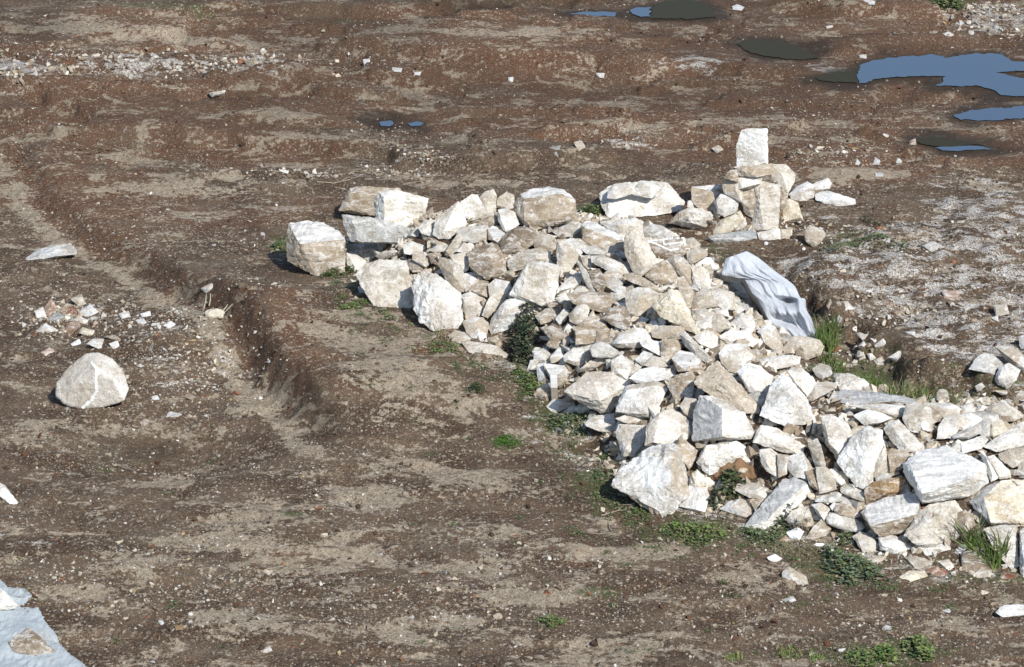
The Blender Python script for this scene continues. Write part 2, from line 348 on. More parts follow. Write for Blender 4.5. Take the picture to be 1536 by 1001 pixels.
STONES = '''
# region|cls|e|outline|inner|opts|landmark phrase // full label
1|T|60|437,685 500,560 530,515 620,500 720,520 900,515 930,560 900,700 720,722|530,540,.12 525,680,.12|a=334 k=block|the smooth tan block // smooth tan block standing behind the squared white block at the heap's left end
1|C|68|705,600 740,545 830,530 900,535 1115,590 1090,700 1025,825 860,825 720,800|780,582,.28 785,815,.18|a=350 k=block pat=.5|the squared white block // squared off-white block standing on the pale slab, in front of the smooth tan block
1|G|14|465,710 520,715 720,740 1030,825 1200,905 1180,925 800,925 590,925 530,915 480,790|545,745,.1 590,915,.08|k=slab t=.25|the slab under the white block // pale grey slab lying flat beneath the squared white block
4|G|5|495,240 720,220 930,215 1280,215 1200,300 1000,350 700,300 600,400 500,300|-|k=slab t=.2|the buried grey slab // flat light grey slab half buried under small chips, right of the grey-topped block
4|T|45|65,80 200,60 330,75 440,140 485,185 490,440 350,465 270,475 200,435 60,360 52,220|145,230,.30 470,195,.10 265,470,.02|top k=block fe|the grey-topped block // cubic block with tan front and streaked grey top, farthest left of the heap
4|K|38|570,460 640,380 760,350 860,370 950,360 1000,600 1010,720 880,720 700,690 660,560 600,530|700,480,.12 900,470,.14 960,690,.06|k=boulder|the flat-faced tan boulder // tan boulder with broad smooth face, resting on soil left of the rounded white boulder
5|W|48|110,170 200,125 310,180 380,270 450,300 475,500 440,560 350,590 250,580 150,520 105,400 95,250|260,260,.26 300,430,.22 190,400,.2|k=boulder rough pat=.3|the rounded white boulder // large rounded chalk-white boulder at the left foot of the heap
5|K|60|295,30 380,50 450,90 490,180 495,290 430,290 370,250 340,180 290,90|-||the grey-tan shard // flat grey-tan shard leaning over the top of the rounded white boulder
5|C|60|370,15 480,5 520,50 510,120 470,140 440,60|-||-
2|B|50|415,640 480,610 590,575 635,590 700,720 705,790 640,830 550,850 500,810 420,750|560,620,.2 600,770,.18||the white-scratched brown stone // brown angular stone with white scratches, middle of the heap's left half
2|K|40|385,810 440,800 505,850 470,890 400,935 380,900|-|top|-
2|T|40|440,930 510,860 560,870 570,940 550,975 500,960|-||-
2|W|55|570,890 620,850 720,870 735,930 710,960 640,1000 580,990|-||-
5|C|50|455,320 530,285 600,310 665,370 640,430 600,480 510,480 470,430|-||-
5|K|50|620,460 660,380 700,330 780,260 810,320 750,350 690,430 660,485|-||-
5|C|60|820,310 880,200 960,65 1020,60 1100,70 1190,90 1185,250 1150,370 1080,400 1050,340 900,335 850,330|950,90,.24 905,325,.12 1090,120,.22|k=slab pat=.2|the tall pale slab // tall pale slab standing on edge with shaded left side, middle of the heap
5|W|35|665,560 700,470 800,350 880,340 1000,320 1050,340 1070,400 900,480 880,530 760,590 690,610|760,460,.2|k=slab|the tapering whitish slab // whitish tapering slab lying at the foot of the tall pale slab, above the dark weed
5|C|45|475,520 540,480 620,490 660,530 650,600 580,630 560,650 510,600|-||-
5|W|40|580,610 640,610 650,660 600,670|-||-
5|K|12|465,665 520,660 600,690 730,700 805,760 790,785 700,770 600,770 520,740|-|k=slab t=.25|the low plank-like slab // thin plank-like slab on the soil edge just left of the dark leafy weed
5|C|30|365,620 420,585 480,600 540,650 470,670 430,680|-||-
5|T|40|680,640 730,625 760,680 745,705 690,690|-||-
2|C|55|165,400 250,330 340,260 360,300 365,380 400,430 350,490 260,540 190,540 150,510 165,440|300,330,.15 230,480,.2|k=boulder pat=.4|the leaning cream stone // long cream stone leaning right, next right of the squared white block
2|C|45|40,460 90,410 160,405 160,500 130,520 70,500|-||-
2|C|55|360,270 440,215 480,220 490,250 520,300 540,340 500,380 440,400 400,380 370,330|-||-
2|K|60|490,250 540,195 600,180 620,220 615,340 560,360 530,330|-||-
2|T|50|540,380 600,350 630,400 620,440 560,450 480,430|-||-
2|K|60|640,240 700,195 750,220 760,290 720,330 650,310 630,300|-|rough|-
2|C|50|640,330 700,320 760,350 790,430 700,495 670,460 640,400|-||-
2|T|48|755,290 810,210 900,170 1020,150 1130,180 1215,250 1225,340 1190,400 1100,440 930,470 850,460 790,380 760,340|830,405,.20 1180,395,.12 830,240,.16 1100,200,.16|top2 k=boulder|the snow-rimmed brown boulder // big brown boulder with white crusted upper rim, on the back of the heap
2|B|45|650,570 700,500 780,450 870,460 930,490 890,590 820,640 700,660 660,640|-||-
2|K|40|320,490 360,455 560,440 580,540 540,565 450,570 380,560|-||-
2|T|40|563,470 600,450 680,500 690,560 640,570 570,545|-|top|-
2|K|55|240,660 290,580 330,510 380,540 330,620 290,665|-||-
2|W|40|320,640 380,575 440,600 430,630 390,650|-||-
2|C|30|120,630 180,600 230,580 260,600 240,630 170,645|-||-
2|B|40|110,660 170,650 210,670 180,710 140,725|-||-
2|C|35|0,640 80,650 130,680 120,730 90,750 0,700|-||-
2|K|35|0,720 60,710 100,750 60,785 0,790|-||-
4|C|35|500,300 560,310 640,360 610,430 560,430 510,380|-||-
4|W|35|600,430 640,390 700,370 750,390 740,430 690,445 620,450|-||-
4|T|30|600,310 660,285 720,295 700,330 640,340|-||-
4|K|30|720,320 780,290 870,280 920,300 850,340 760,345|-||-
4|C|30|930,240 1000,225 1100,250 1110,290 1000,310 940,300|-||-
4|T|40|965,350 1040,350 1110,400 1080,430 1000,435 965,400|-|top|-
4|C|35|1000,310 1080,300 1150,310 1120,380 1060,350|-||-
4|W|40|590,555 640,560 640,600 600,600|-||-
4|C|60|950,490 985,530 1000,620 965,560|-||-
2|K|45|900,560 950,500 1040,520 1070,560 1060,620 1000,640 920,610|-||-
2|K|40|710,700 800,640 950,610 1030,640 1030,690 990,710 850,705 760,790 710,760|-||-
2|K|40|1040,480 1130,450 1200,420 1255,430 1260,490 1200,520 1100,530|-||-
6|T|40|360,90 400,60 460,70 600,140 700,195 690,240 560,260 520,290 430,240 370,190|385,105,.14 670,215,.05|top k=block|the brown block with a pale ledge // brown block with a sloping pale top edge, near the back of the heap
6|C|45|240,110 270,85 340,90 355,130 340,160 270,165|-||-
6|K|55|175,200 240,195 340,320 320,370 240,470 200,480 180,400 180,280|230,300,.2||-
6|W|40|220,210 300,195 350,230 400,250 350,310 270,280|-||-
6|K|40|280,190 360,200 450,250 440,290 380,290|-||-
6|W|40|360,265 460,250 540,290 520,320 430,310 400,300|-||-
6|C|35|430,320 530,320 600,350 720,400 730,460 650,460 560,430 500,390 440,370|-|k=slab|the long cream slab // long cream slab lying diagonally below the brown block with a pale ledge
6|W|40|525,270 600,225 650,240 640,280 560,300|-||-
6|T|45|600,220 680,195 700,240 690,300 640,300|-||-
6|C|35|500,70 600,50 780,40 820,90 820,140 760,170 690,180 600,140|-|k=block|-
6|K|62|690,180 720,100 800,100 810,180 850,260 900,330 940,380 850,450 800,470 740,430 700,330 680,260|760,240,.2 820,400,.14|k=boulder|the tall flared stone // tall tan stone widening towards its base, at the heap's back centre
6|G|40|830,130 890,85 960,100 1020,130 1040,180 920,195 850,190|-||-
6|B|45|850,205 1000,190 1135,185 1145,250 1150,300 1080,340 1000,330 930,350 880,270|-|frame k=block|the white-veined brown block // brown block crossed by bright straight white veins, right of the tall flared stone
6|K|50|1150,200 1200,190 1250,230 1240,270 1160,260|-||-
6|C|50|1160,290 1240,270 1300,280 1300,320 1200,375 1160,360|-||-
6|K|50|1010,350 1060,315 1130,340 1180,400 1190,450 1190,550 1150,500 1090,450 1050,390|-||-
6|T|45|840,470 900,400 980,350 1050,410 1090,490 1050,520 940,540 900,500|960,400,.15 970,500,.2||-
6|W|55|1200,390 1280,340 1330,340 1385,420 1350,460 1310,450 1240,400|-||-
6|C|50|1190,410 1260,400 1310,440 1330,560 1240,580 1200,500|-||-
6|T|30|680,460 760,450 860,510 930,550 940,590 850,560 720,510|-||-
6|K|40|540,510 600,490 680,510 660,550 590,590 550,570|-||-
6|W|45|585,600 640,550 690,560 690,620 670,660 600,640|-|pat=0|the bright white chunk // small bright white chunk in the centre of the heap above the yellow-streaked stone's left
6|T|40|490,500 560,440 650,450 680,490 600,490 540,510 500,530|-||-
6|B|50|430,440 490,420 510,480 540,530 560,590 500,590 450,540|-||-
6|G|75|325,350 360,380 410,460 450,560 465,590 430,590 380,500|-||the thin upright flake // thin grey flake wedged upright between stones, centre of the heap
6|K|45|360,340 420,320 440,390 420,425 380,390|-||-
6|C|40|190,560 270,490 330,445 370,480 350,540 290,570 180,600|-||-
6|C|30|300,590 350,550 410,550 420,590|-||-
6|T|30|250,600 430,590 580,600 590,660 570,750 500,740 450,680 400,640 300,680|-|k=slab|the broad brown slab // broad brown slab lying in shadow below the thin upright flake
6|K|45|690,600 780,560 860,560 940,600 930,660 860,720 800,770 740,770 700,700|800,620,.2||-
6|B|35|510,790 570,720 680,700 720,740 730,800 720,850 690,880 620,850|-||-
6|T|40|310,860 400,790 450,760 510,800 600,900 570,960 400,980 320,985|320,925,.1 550,925,.1|k=block|the white-based tan block // tan block with a white strip along its lower edge, right of the dark weed
6|K|40|270,760 340,690 400,650 420,700 400,800 330,830 280,810|-||-
6|Y|50|890,700 940,640 1020,570 1090,580 1110,680 1170,740 1240,880 1220,910 1150,850 1080,800 960,780|1030,640,.18 1120,760,.14|k=boulder rough|the yellow-streaked stone // rough cream stone with yellow streaks, centre of the heap
6|T|55|1080,490 1130,480 1170,570 1200,590 1180,700 1140,720 1110,640|-||-
6|K|40|1190,720 1200,640 1260,580 1320,575 1380,700 1300,700|-||-
6|C|40|1320,590 1420,580 1500,600 1500,700 1440,730 1380,680|-||-
6|K|35|1190,740 1290,720 1330,760 1300,800 1220,800|-||-
6|W|40|1220,820 1290,790 1340,770 1330,860 1240,870|-||-
6|K|40|1340,790 1390,750 1480,830 1480,860 1400,890 1330,860|-||-
6|C|35|1350,730 1450,720 1470,780 1400,760|-||-
6|K|35|890,880 950,850 1100,850 1140,890 1100,930 960,940 900,930|-||-
9|K|40|195,110 240,90 290,140 400,250 440,300 400,320 330,280 250,200|-|k=slab|the diagonal grey-cream slab // long grey-cream slab lying diagonally below the yellow-streaked stone
9|C|40|310,130 390,80 440,90 480,130 470,200 400,210 340,160|-||-
6|K|35|20,770 100,720 210,700 200,760 120,810 60,830|-||-
6|O|25|90,680 170,670 250,690 250,705 110,705|-||the thin orange sliver // thin orange sliver of stone at the right foot of the tall pale slab
6|C|40|170,640 240,610 260,650 210,675|-||-
6|W|40|170,790 230,720 270,740 240,800 200,830|-||-
6|T|30|60,860 140,850 230,890 280,930 230,950 130,940|-||-
8|T|40|185,190 230,140 300,150 360,200 330,215 250,220|-|round|-
8|C|45|690,180 760,100 870,60 940,70 990,150 1000,160 950,200 870,210 740,210|-||-
8|W|35|900,160 960,150 1060,170 1120,200 1090,260 1010,240 940,190|-|pat=0|the dazzling white slab // dazzling white slab beside a black shadow gap, left of the brown slanting shard
8|T|40|1070,150 1170,145 1220,190 1180,250 1100,310 1060,280 1110,220|-||the brown slanting shard // brown slanting shard touching the right end of the dazzling white slab
8|G|40|520,200 600,160 700,200 780,270 700,280 560,290 540,250|-|k=boulder round|the veined grey stone // rounded grey stone with fine pinkish veins, below the white-based tan block
8|C|35|330,270 400,215 500,220 540,280 540,310 430,340 340,310|-||-
8|C|45|230,280 290,210 330,215 320,300 240,320|-|top|-
8|W|50|95,240 200,210 225,270 210,320 150,310 110,300|-||-
8|W|50|60,370 80,310 150,290 110,350 75,380|-||-
8|G|45|180,330 350,350 380,400 330,440 270,400 220,420|-|top|-
8|G|50|120,330 170,330 200,430 210,480 140,450|-||-
8|T|55|110,550 180,490 225,480 230,560 200,620 170,590|-||the brown shard by the stake // small brown shard leaning against the left side of the white-tipped stake
8|C|20|205,650 250,600 350,600 410,640 300,690 240,710|-||-
8|C|30|330,690 400,640 440,660 400,700 350,720|-||-
8|K|20|435,400 560,310 740,270 730,310 600,350 530,370|-|k=slab|-
8|C|40|690,310 760,270 850,320 830,400 800,440 720,400 690,400|-||-
8|W|45|870,300 930,240 995,260 960,310 930,345|-||-
8|K|40|820,390 870,330 920,350 860,400 820,420|-||-
8|K|40|940,340 1000,275 1060,290 1110,350 1000,360|-||-
8|W|30|820,440 900,370 1000,355 1150,370 1180,400 1130,440 1050,450 940,470 870,470|-|k=slab|-
8|C|42|325,540 400,480 500,400 600,385 700,400 820,460 830,490 770,520 740,620 680,700 600,700 500,640 400,590|560,470,.20 600,610,.25 430,540,.1|k=boulder pat=.5|the broad cream boulder // broad cream boulder overhanging the low weeds at the heap's middle front edge
8|W|45|720,690 740,620 790,500 1000,460 1080,480 1110,520 1050,640 980,740 930,730 830,700|800,530,.18 1010,490,.16 950,710,.14|k=block|the streaky white block // white block with grey streaks, right against the broad cream boulder
8|C|35|490,780 540,730 700,705 720,760 690,840 600,830 510,800|-||-
8|K|25|720,740 860,700 970,730 960,760 870,780 750,765|-||-
10|C|50|220,150 240,85 440,95 450,150 420,230 390,320 270,325 250,260|-|k=block|the cracked cream block // cracked cream block below the streaky white block
10|C|55|440,240 450,100 480,50 570,-20 650,-30 740,30 790,110 795,250 750,260 620,240|545,0,.2 500,220,.14 760,100,.16|k=boulder pat=.5|the big cream trapezoid // big cream stone with flat trapezoid face behind the tilted marble block
10|W|38|185,540 250,430 330,370 440,270 560,225 690,250 720,330 760,500 760,620 680,720 585,815 540,770 450,680 330,620|640,290,.22 630,560,.24 545,740,.1|k=block rough t=.6 pat=.9|the tilted marble block // large tilted white marble block with brown stains, casting shadow on grass at lower left
10|T|50|670,240 700,180 790,250 825,280 810,350 770,420 730,330 690,290|-||-
10|W|35|825,370 890,240 960,235 1010,270 1130,210 1200,260 1230,310 1190,360 1060,370 950,400 920,470 890,440|-|rough k=boulder|the rough white boulder // rough white boulder arching over the rusty earth clod
10|C|45|780,470 830,430 890,480 900,540 840,545 790,520|-||-
10|W|45|700,700 770,545 900,570 920,620 890,740 830,740 760,720|850,570,.24 820,725,.2|k=block|the little two-faced block // small block with bright left face and tan right face, right of the tilted marble block
10|C|20|1120,580 1140,530 1250,530 1360,560 1390,590 1340,635 1230,630|-|k=slab|-
10|W|40|1000,720 1080,660 1170,640 1240,650 1250,750 1200,790 1090,750|-||-
10|T|45|1240,670 1290,640 1340,640 1270,730|-||-
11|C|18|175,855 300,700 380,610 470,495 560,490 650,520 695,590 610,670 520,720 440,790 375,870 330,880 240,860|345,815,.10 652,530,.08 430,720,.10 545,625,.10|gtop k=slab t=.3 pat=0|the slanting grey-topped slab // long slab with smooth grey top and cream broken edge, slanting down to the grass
11|C|45|300,280 380,270 430,310 420,470 350,430 310,360|-||-
11|C|50|430,310 510,320 500,450 440,480|-||-
11|W|40|500,330 620,290 700,420 640,490 560,480 520,430|-||-
11|K|60|660,230 730,195 790,380 790,410 720,400|-||the upright tan peg // narrow tan stone standing upright left of the draped-looking white boulder
11|K|50|720,410 800,410 860,480 870,570 820,570 750,600 740,510|-||-
11|C|40|800,430 870,420 930,500 910,535 860,500|-||-
11|T|45|630,430 710,420 745,530 740,580 680,540|-||-
11|C|38|265,160 310,90 420,110 510,200 640,240 610,320 480,290 250,220|300,150,.12 480,250,.16|k=slab pat=.3|the cream slab with a dark gap // cream slab above a black gap, below the white pointed boulder
9|W|50|800,720 860,600 890,480 970,395 1060,480 1150,590 1200,700 1220,770 1130,780 1000,800 920,770|1050,590,.26 960,480,.1|k=boulder pat=.1|the white pointed boulder // large white boulder pointed at its top, right part of the heap
9|C|45|305,470 360,400 480,305 540,400 560,460 680,530 800,650 790,700 700,700 640,660 550,600 430,560 340,510|545,490,.22 520,420,.16|k=boulder|the ridged pale boulder // pale boulder with a sharp ridge leaning over the two-tone block
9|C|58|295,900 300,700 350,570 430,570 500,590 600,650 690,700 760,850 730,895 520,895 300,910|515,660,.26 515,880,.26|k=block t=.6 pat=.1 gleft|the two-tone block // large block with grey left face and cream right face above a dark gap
9|W|45|630,390 660,340 720,325 800,350 900,430 870,530 800,560 720,540 680,470|-||-
9|G|40|720,560 780,540 860,550 850,620 800,660|-||-
9|C|45|205,650 240,590 320,600 320,680 290,740 240,710|-||-
9|W|45|220,520 260,485 300,490 300,560 280,600 240,580|-||-
9|T|45|105,480 180,420 290,390 310,440 300,480 220,510 200,600 160,590|-||-
9|C|40|490,250 560,180 700,180 770,280 730,310 640,370 620,400 560,380 510,320|-||-
9|C|40|490,130 580,80 700,90 780,170 740,200 600,190|-||-
9|W|50|780,90 860,20 920,60 970,190 950,260 880,240 820,190|-||-
9|K|45|980,200 1040,130 1100,120 1250,150 1280,200 1260,260 1150,300 1060,270 1000,250|1110,210,.2|k=boulder|the stone under the sack // yellowish stone at the bottom end of the crumpled white sack
9|W|30|770,300 880,280 1000,270 1100,280 1090,330 1000,350 900,370 820,350|-||-
9|C|40|1000,380 1100,350 1200,440 1250,540 1180,600 1080,500|-||-
9|K|25|1160,600 1200,480 1290,470 1380,480 1280,560 1190,610|-||-
9|T|40|140,290 200,230 290,250 360,310 340,390 220,390 190,390|-|top2|-
7|Y|35|380,380 500,390 590,470 590,540 500,510 430,440|-||the striped yellow stone // cream stone with yellow stripes pressed against the left edge of the white sack
7|C|55|590,600 600,500 660,560 680,600|-||-
7|W|50|480,730 560,650 640,680 660,740 640,790 560,760|-||-
7|K|40|320,510 390,470 500,500 520,620 450,620 380,560|-||-
7|O|40|600,590 690,600 720,680 640,660|-||the orange brick piece // small orange brick piece in the shaded gap left of the white sack
12|C|8|20,560 150,520 400,550 600,575 780,620 740,635 560,640 200,640 50,600|-|k=slab t=.3 gtop|the long grey slab // long flat grey slab on the right part of the heap, along the grassy gully
12|C|40|180,640 450,640 600,645 600,720 540,730 430,680|-||-
12|K|45|590,740 620,630 780,620 830,690 870,750 760,700 720,740 720,850 640,830|-||-
12|W|45|715,760 750,710 800,760 820,840 760,840 720,810|-|round|-
12|T|45|790,640 850,690 900,740 890,770 830,750|-||-
12|W|30|790,625 950,630 1030,670 1000,700 900,720 860,690|-||-
12|W|35|1030,650 1110,620 1135,690 1050,700|-||-
12|C|40|850,890 870,790 920,720 1010,710 1040,730 1000,830 960,880|-||-
12|W|40|1010,780 1030,720 1090,700 1180,740 1180,760 1050,830 1010,820|-||-
12|G|30|960,870 1060,830 1180,770 1170,850 1080,890 980,890|-||-
12|G|45|1165,840 1190,760 1250,750 1240,870 1190,870|-||-
12|Y|40|1240,860 1260,780 1340,770 1380,840 1270,885|-||-
12|C|45|1220,680 1260,640 1350,625 1450,680 1500,720 1430,760 1330,760 1300,720|-|k=boulder|-
12|G|25|1080,700 1200,690 1300,710 1310,750 1200,750|-||-
13|W|38|1035,225 1190,170 1230,200 1180,260 1045,300|-|k=block pat=0|the bright white brick-shaped block // bright white brick-shaped block below the right-hand rim of the heap
13|C|25|1190,250 1300,180 1500,60 1600,40 1600,210 1510,240 1400,250 1300,290|1300,240,.1|k=slab|the wide cream slab // wide cream slab running off the right edge of the picture
12|W|35|225,720 330,675 430,690 510,740 400,780 310,790|-||-
13|W|50|230,230 240,140 330,95 440,130 450,240 400,400 370,480 360,540 300,570 240,550 170,450 100,370 110,320|400,170,.18 300,380,.2 340,160,.2|k=boulder pat=.15|the draped-looking white boulder // tall smooth white boulder tapering down into a dark gap
13|C|42|450,120 480,70 560,50 680,180 740,240 680,290 580,290 500,200|520,110,.2 620,250,.15|k=block|the cream wedge // cream wedge-shaped block between the white boulder and the great flat-topped block
13|C|50|-30,20 60,10 180,80 215,180 200,290 120,350 20,250|-|k=boulder pat=.6|-
13|K|50|350,480 400,340 460,250 470,300 480,430 430,470|-||-
13|G|25|390,490 440,455 510,445 520,465 470,500 400,510|-||-
13|T|40|480,300 510,270 620,290 650,330 590,400 560,420 500,440|-||-
13|O|30|305,575 360,520 500,490 600,480 650,590 480,620 320,690|-|k=slab pat=0|the ochre slab // smooth ochre-brown slab half hidden behind the white-topped block
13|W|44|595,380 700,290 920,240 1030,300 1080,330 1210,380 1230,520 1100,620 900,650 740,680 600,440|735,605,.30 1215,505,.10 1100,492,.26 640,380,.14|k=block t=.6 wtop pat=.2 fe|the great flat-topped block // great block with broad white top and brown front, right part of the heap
13|T|44|275,745 330,690 470,635 610,605 725,600 715,760 700,870 560,900 420,930 360,870|345,850,.20 705,755,.22 300,750,.08|k=block wtop t=.55 fe|the white-topped block // block with smooth white top and brown lower face, lowest row of the heap
13|K|35|720,740 780,690 980,650 1010,730 1130,840 1060,900 900,930 860,980 700,990 600,920 610,900 700,870|-|k=boulder pat=0|the smooth tan boulder // smooth tan boulder right of the white-topped block
13|T|45|990,760 1060,730 1120,790 1130,840 1060,890 980,830|-||-
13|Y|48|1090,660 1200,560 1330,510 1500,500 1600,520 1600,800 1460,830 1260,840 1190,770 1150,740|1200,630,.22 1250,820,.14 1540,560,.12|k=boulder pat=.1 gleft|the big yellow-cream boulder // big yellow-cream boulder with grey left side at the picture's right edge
13|W|45|1240,380 1170,290 1200,290 1310,480 1250,510|-||-
13|C|45|1230,330 1280,320 1390,430 1400,480 1320,490|-||-
13|K|40|1310,310 1380,270 1490,250 1600,240 1600,340 1490,330 1420,410 1330,350|-||-
13|K|50|1460,420 1500,330 1600,330 1600,480 1470,480|-||-
14|C|55|1330,180 1420,165 1500,165 1510,370 1480,400 1390,300|1480,180,.12|k=block pat=.2|the split cream block // upright cream and white block behind the long-bladed grass tuft
14|W|50|1515,190 1560,170 1620,175 1620,440 1530,440 1515,400|-|k=block|the cut-off white block // grey-white block cut off by the right edge, beside the long-bladed grass
11|K|30|905,570 960,530 1140,620 1130,650 1110,670 1000,630 920,600|-|k=block|-
11|G|25|720,640 800,610 930,610 975,650 850,665 720,665|-||-
11|T|35|860,720 880,680 970,660 1090,680 1060,770 960,775 880,765|-||-
11|W|40|830,700 860,670 870,700 850,730|-||-
11|C|35|785,790 820,740 860,760 1000,785 1080,820 1080,880 1000,900 880,860 800,830|-|round|-
11|K|40|1000,930 1060,890 1130,930 1190,985 1170,1040 1080,1050|-||-
11|C|40|690,690 760,680 820,720 780,800 740,760|-||-
11|K|40|490,800 540,740 640,700 720,700 730,770 680,850 620,860 540,840|-||-
11|T|40|650,930 700,860 760,800 830,870 780,930 690,970|-||-
11|W|40|505,895 580,865 625,890 590,950 530,930|-|pat=0|the white stone at the slab foot // small bright white stone on the grass right of the slanting grey-topped slab's foot
11|O|30|440,960 490,925 520,950 470,975|-||the orange chip // small orange tile chip in the weeds below the slanting grey-topped slab
14|W|35|790,220 850,205 900,230 1000,290 960,310 880,310 800,290|-||-
14|C|25|1005,270 1150,245 1155,290 1040,320|-||-
14|K|22|925,330 1000,315 1100,345 1060,380 990,400|-|k=slab|-
14|C|25|1090,350 1150,345 1180,375 1150,395|-||-
14|C|20|715,335 830,320 810,360 740,355|-||-
14|Y|15|875,445 950,400 1020,400 1040,425 960,465|-|k=slab pat=0|the loose yellow-edged slab // small yellow-edged slab on the soil in front of the heap's right foot
14|Y|15|1280,500 1320,485 1395,490 1390,520 1320,530|-|pat=0|the lone yellow slab // lone yellowish slab on bare soil below the dark brown boulder
14|W|25|1390,610 1430,575 1500,570 1600,580 1600,635 1430,635|-|k=boulder|the half-buried white stone // white half-buried stone at the right edge, lowest right of all
14|B|50|1215,300 1260,275 1330,280 1385,380 1380,410 1280,420 1215,400|-|round k=boulder pat=0|the dark brown boulder // dark brown rounded boulder at the heap's foot beside the long-bladed grass
14|K|45|1280,420 1320,380 1380,415 1370,440 1290,440|-||-
14|R|40|1410,420 1450,400 1495,420 1490,450 1420,460|-|round|the brick-red lump // brick-red lump on the soil under the long-bladed grass tuft
14|R|35|1035,400 1080,375 1140,400 1130,430 1060,430|-||the dark red lump // dark red-brown lump at the heap's foot left of the dark brown boulder
14|K|40|300,410 330,380 415,425 430,465 350,480 305,465|-||the lone tan stone // lone tan angular stone on the soil below the big leafy weed's left side
14|W|35|225,330 260,315 295,335 260,350|-||the lone white pebble // flat white stone alone on the soil above the lone tan stone
14|W|45|530,290 550,275 570,290 555,330 535,320|-|round|the round white stone in the weed // small round white stone caught in the big leafy weed
14|W|30|465,265 510,265 500,285|-||-
14|T|25|85,545 120,520 140,545|-|loose|-
14|G|20|300,545 350,530 365,550 330,560|-|loose|-
14|W|25|805,700 830,680 855,685 850,705|-|loose|-
14|W|20|1050,730 1120,715 1120,735|-|loose|-
14|W|20|575,800 620,795 600,815|-|loose|-
14|W|30|1120,600 1150,595 1160,610|-|loose|-
3|C|22|65,395 130,350 240,345 290,330 430,335 490,410 525,440 510,485 380,510 120,530 90,480|125,455,.12 490,430,.06 260,400,.12|k=block pat=.15 t=.5|the layered cream block // big layered cream block with stepped top, on the soil behind the heap
3|C|30|112,418 122,372 150,348 242,344 262,392 158,420|-|part k=slab pat=.1 a=322 t=.12|-
3|C|30|244,398 262,362 290,330 345,334 402,372 345,418|-|part k=slab pat=.1 a=322 t=.12|-
3|W|80|805,250 805,140 830,120 828,60 870,48 968,46 965,150 972,240 820,265|950,62,.14 960,230,.1|a=300 k=block pat=0|the standing white stone // white stone standing upright on top of the small rear cairn
3|T|55|805,265 830,250 990,235 1000,290 940,300 810,300|-|a=306 k=block|the cairn's cap block // flat tan block capping the rear cairn beneath the standing white stone
3|K|50|995,240 1070,245 1115,290 1110,330 1080,390 1040,350 1000,310|1050,300,.2|a=318|-
3|T|50|740,310 770,275 805,270 810,330 770,320|-|a=316|-
3|C|55|815,305 940,300 930,340 880,355 820,370|-|a=318|-
3|K|66|890,510 920,445 905,370 930,330 1040,350 1035,400 1010,440 1030,540 1025,590 920,605 885,590|930,460,.18 950,590,.14|a=347 k=boulder|the cairn's tall front stone // tall upright tan stone forming the front of the rear cairn
3|T|60|1010,430 1045,370 1080,400 1060,460 1030,520|-|a=340|-
3|Y|50|1030,550 1060,460 1085,425 1130,450 1160,540|-|a=336|the yellow fan stone // yellow-tan fan-shaped stone at the right side of the rear cairn
3|T|50|565,360 680,360 720,350 730,390 700,410 690,500 590,465 565,430|680,385,.12|top a=326 k=block|the grey-topped tan block // tan block with grey top at the left side of the rear cairn
3|W|60|685,440 720,400 800,390 820,420 805,490 740,520 700,500|-|a=338 pat=0|the bright block in the cairn // bright white block leaning on the left side of the rear cairn
3|K|55|730,330 790,320 830,370 830,440 800,390 740,390|-|a=326|-
3|T|60|825,380 900,370 920,440 885,520 850,500 830,440|-|a=334|-
3|C|25|440,555 500,490 560,470 620,480 700,510 730,520 680,590 560,580|-|k=slab|the low cream slab // low cream slab lying in front of the grey-topped tan block
3|Y|50|660,615 720,540 820,490 850,540 800,590 700,615|-|k=slab|-
3|C|45|800,590 850,520 860,560 830,590|-||-
3|S|15|640,640 700,610 900,590 915,630 840,655 690,665|-|k=slab pat=0 t=.3|the blue-grey slab // flat blue-grey slab on the soil at the foot of the rear cairn
3|W|35|920,605 1030,585 1035,640 980,650 930,640|-|pat=0|-
3|C|40|1040,590 1100,590 1095,640 1045,640|-||-
3|K|60|1165,600 1190,560 1280,600 1285,620 1225,690 1170,650|-|round k=boulder|the lone tan boulder // lone pointed tan boulder on the soil right of the rear cairn
3|K|45|1090,400 1130,360 1180,335 1220,360 1215,415 1150,440 1110,430|1160,380,.2|wtop|-
3|C|30|1200,350 1290,315 1310,340 1300,375 1225,380|-||-
3|W|22|1225,400 1290,380 1440,425 1445,455 1330,470 1230,430|-|k=slab pat=0|the flat white slab // flat white slab lying farthest right of the rear cairn
3|C|45|545,440 570,430 575,470 540,470|-||-
3|W|40|950,650 975,650 975,675 950,675|-|round|-
3|W|40|1155,680 1175,680 1175,702 1155,702|-|round|-
15|W|58|262,740 320,660 400,600 460,590 530,620 580,680 605,760 580,820 480,850 380,860 300,835 260,800|450,680,.26 380,720,.2 530,720,.22|k=boulder vein pat=.55 smooth|the domed boulder // domed pale boulder with a white vein, alone on the left below the rubbish scatter
15|W|25|110,160 170,110 250,85 330,80 360,110 355,130 250,150 130,172|-|k=slab loose|the long white stone // long white stone lying alone on the soil at upper left
20|W|30|925,410 990,400 1000,415 940,430|-|loose|the white stone on the terrace // small white stone alone on the gravelly ledge at upper left
15|W|50|165,400 200,380 215,425 175,430|-|sc|-
15|P|55|200,430 215,380 240,340 260,380 235,420|-|sc|the pink pointed shard // pink-tan shard pointing up at the left of the small scatter
15|O|35|270,395 310,365 340,370 300,415|-|sc|-
15|R|35|310,415 330,380 375,390 360,420|-|sc|the red shard // red-brown shard in the top of the small scatter
15|T|45|335,340 380,320 400,360 370,375|-|sc|-
15|W|40|370,400 420,370 460,400 410,425|-|sc|the white cap stone // angular white stone at the top right of the small scatter
15|S|30|230,435 270,405 300,425 270,440|-|sc|-
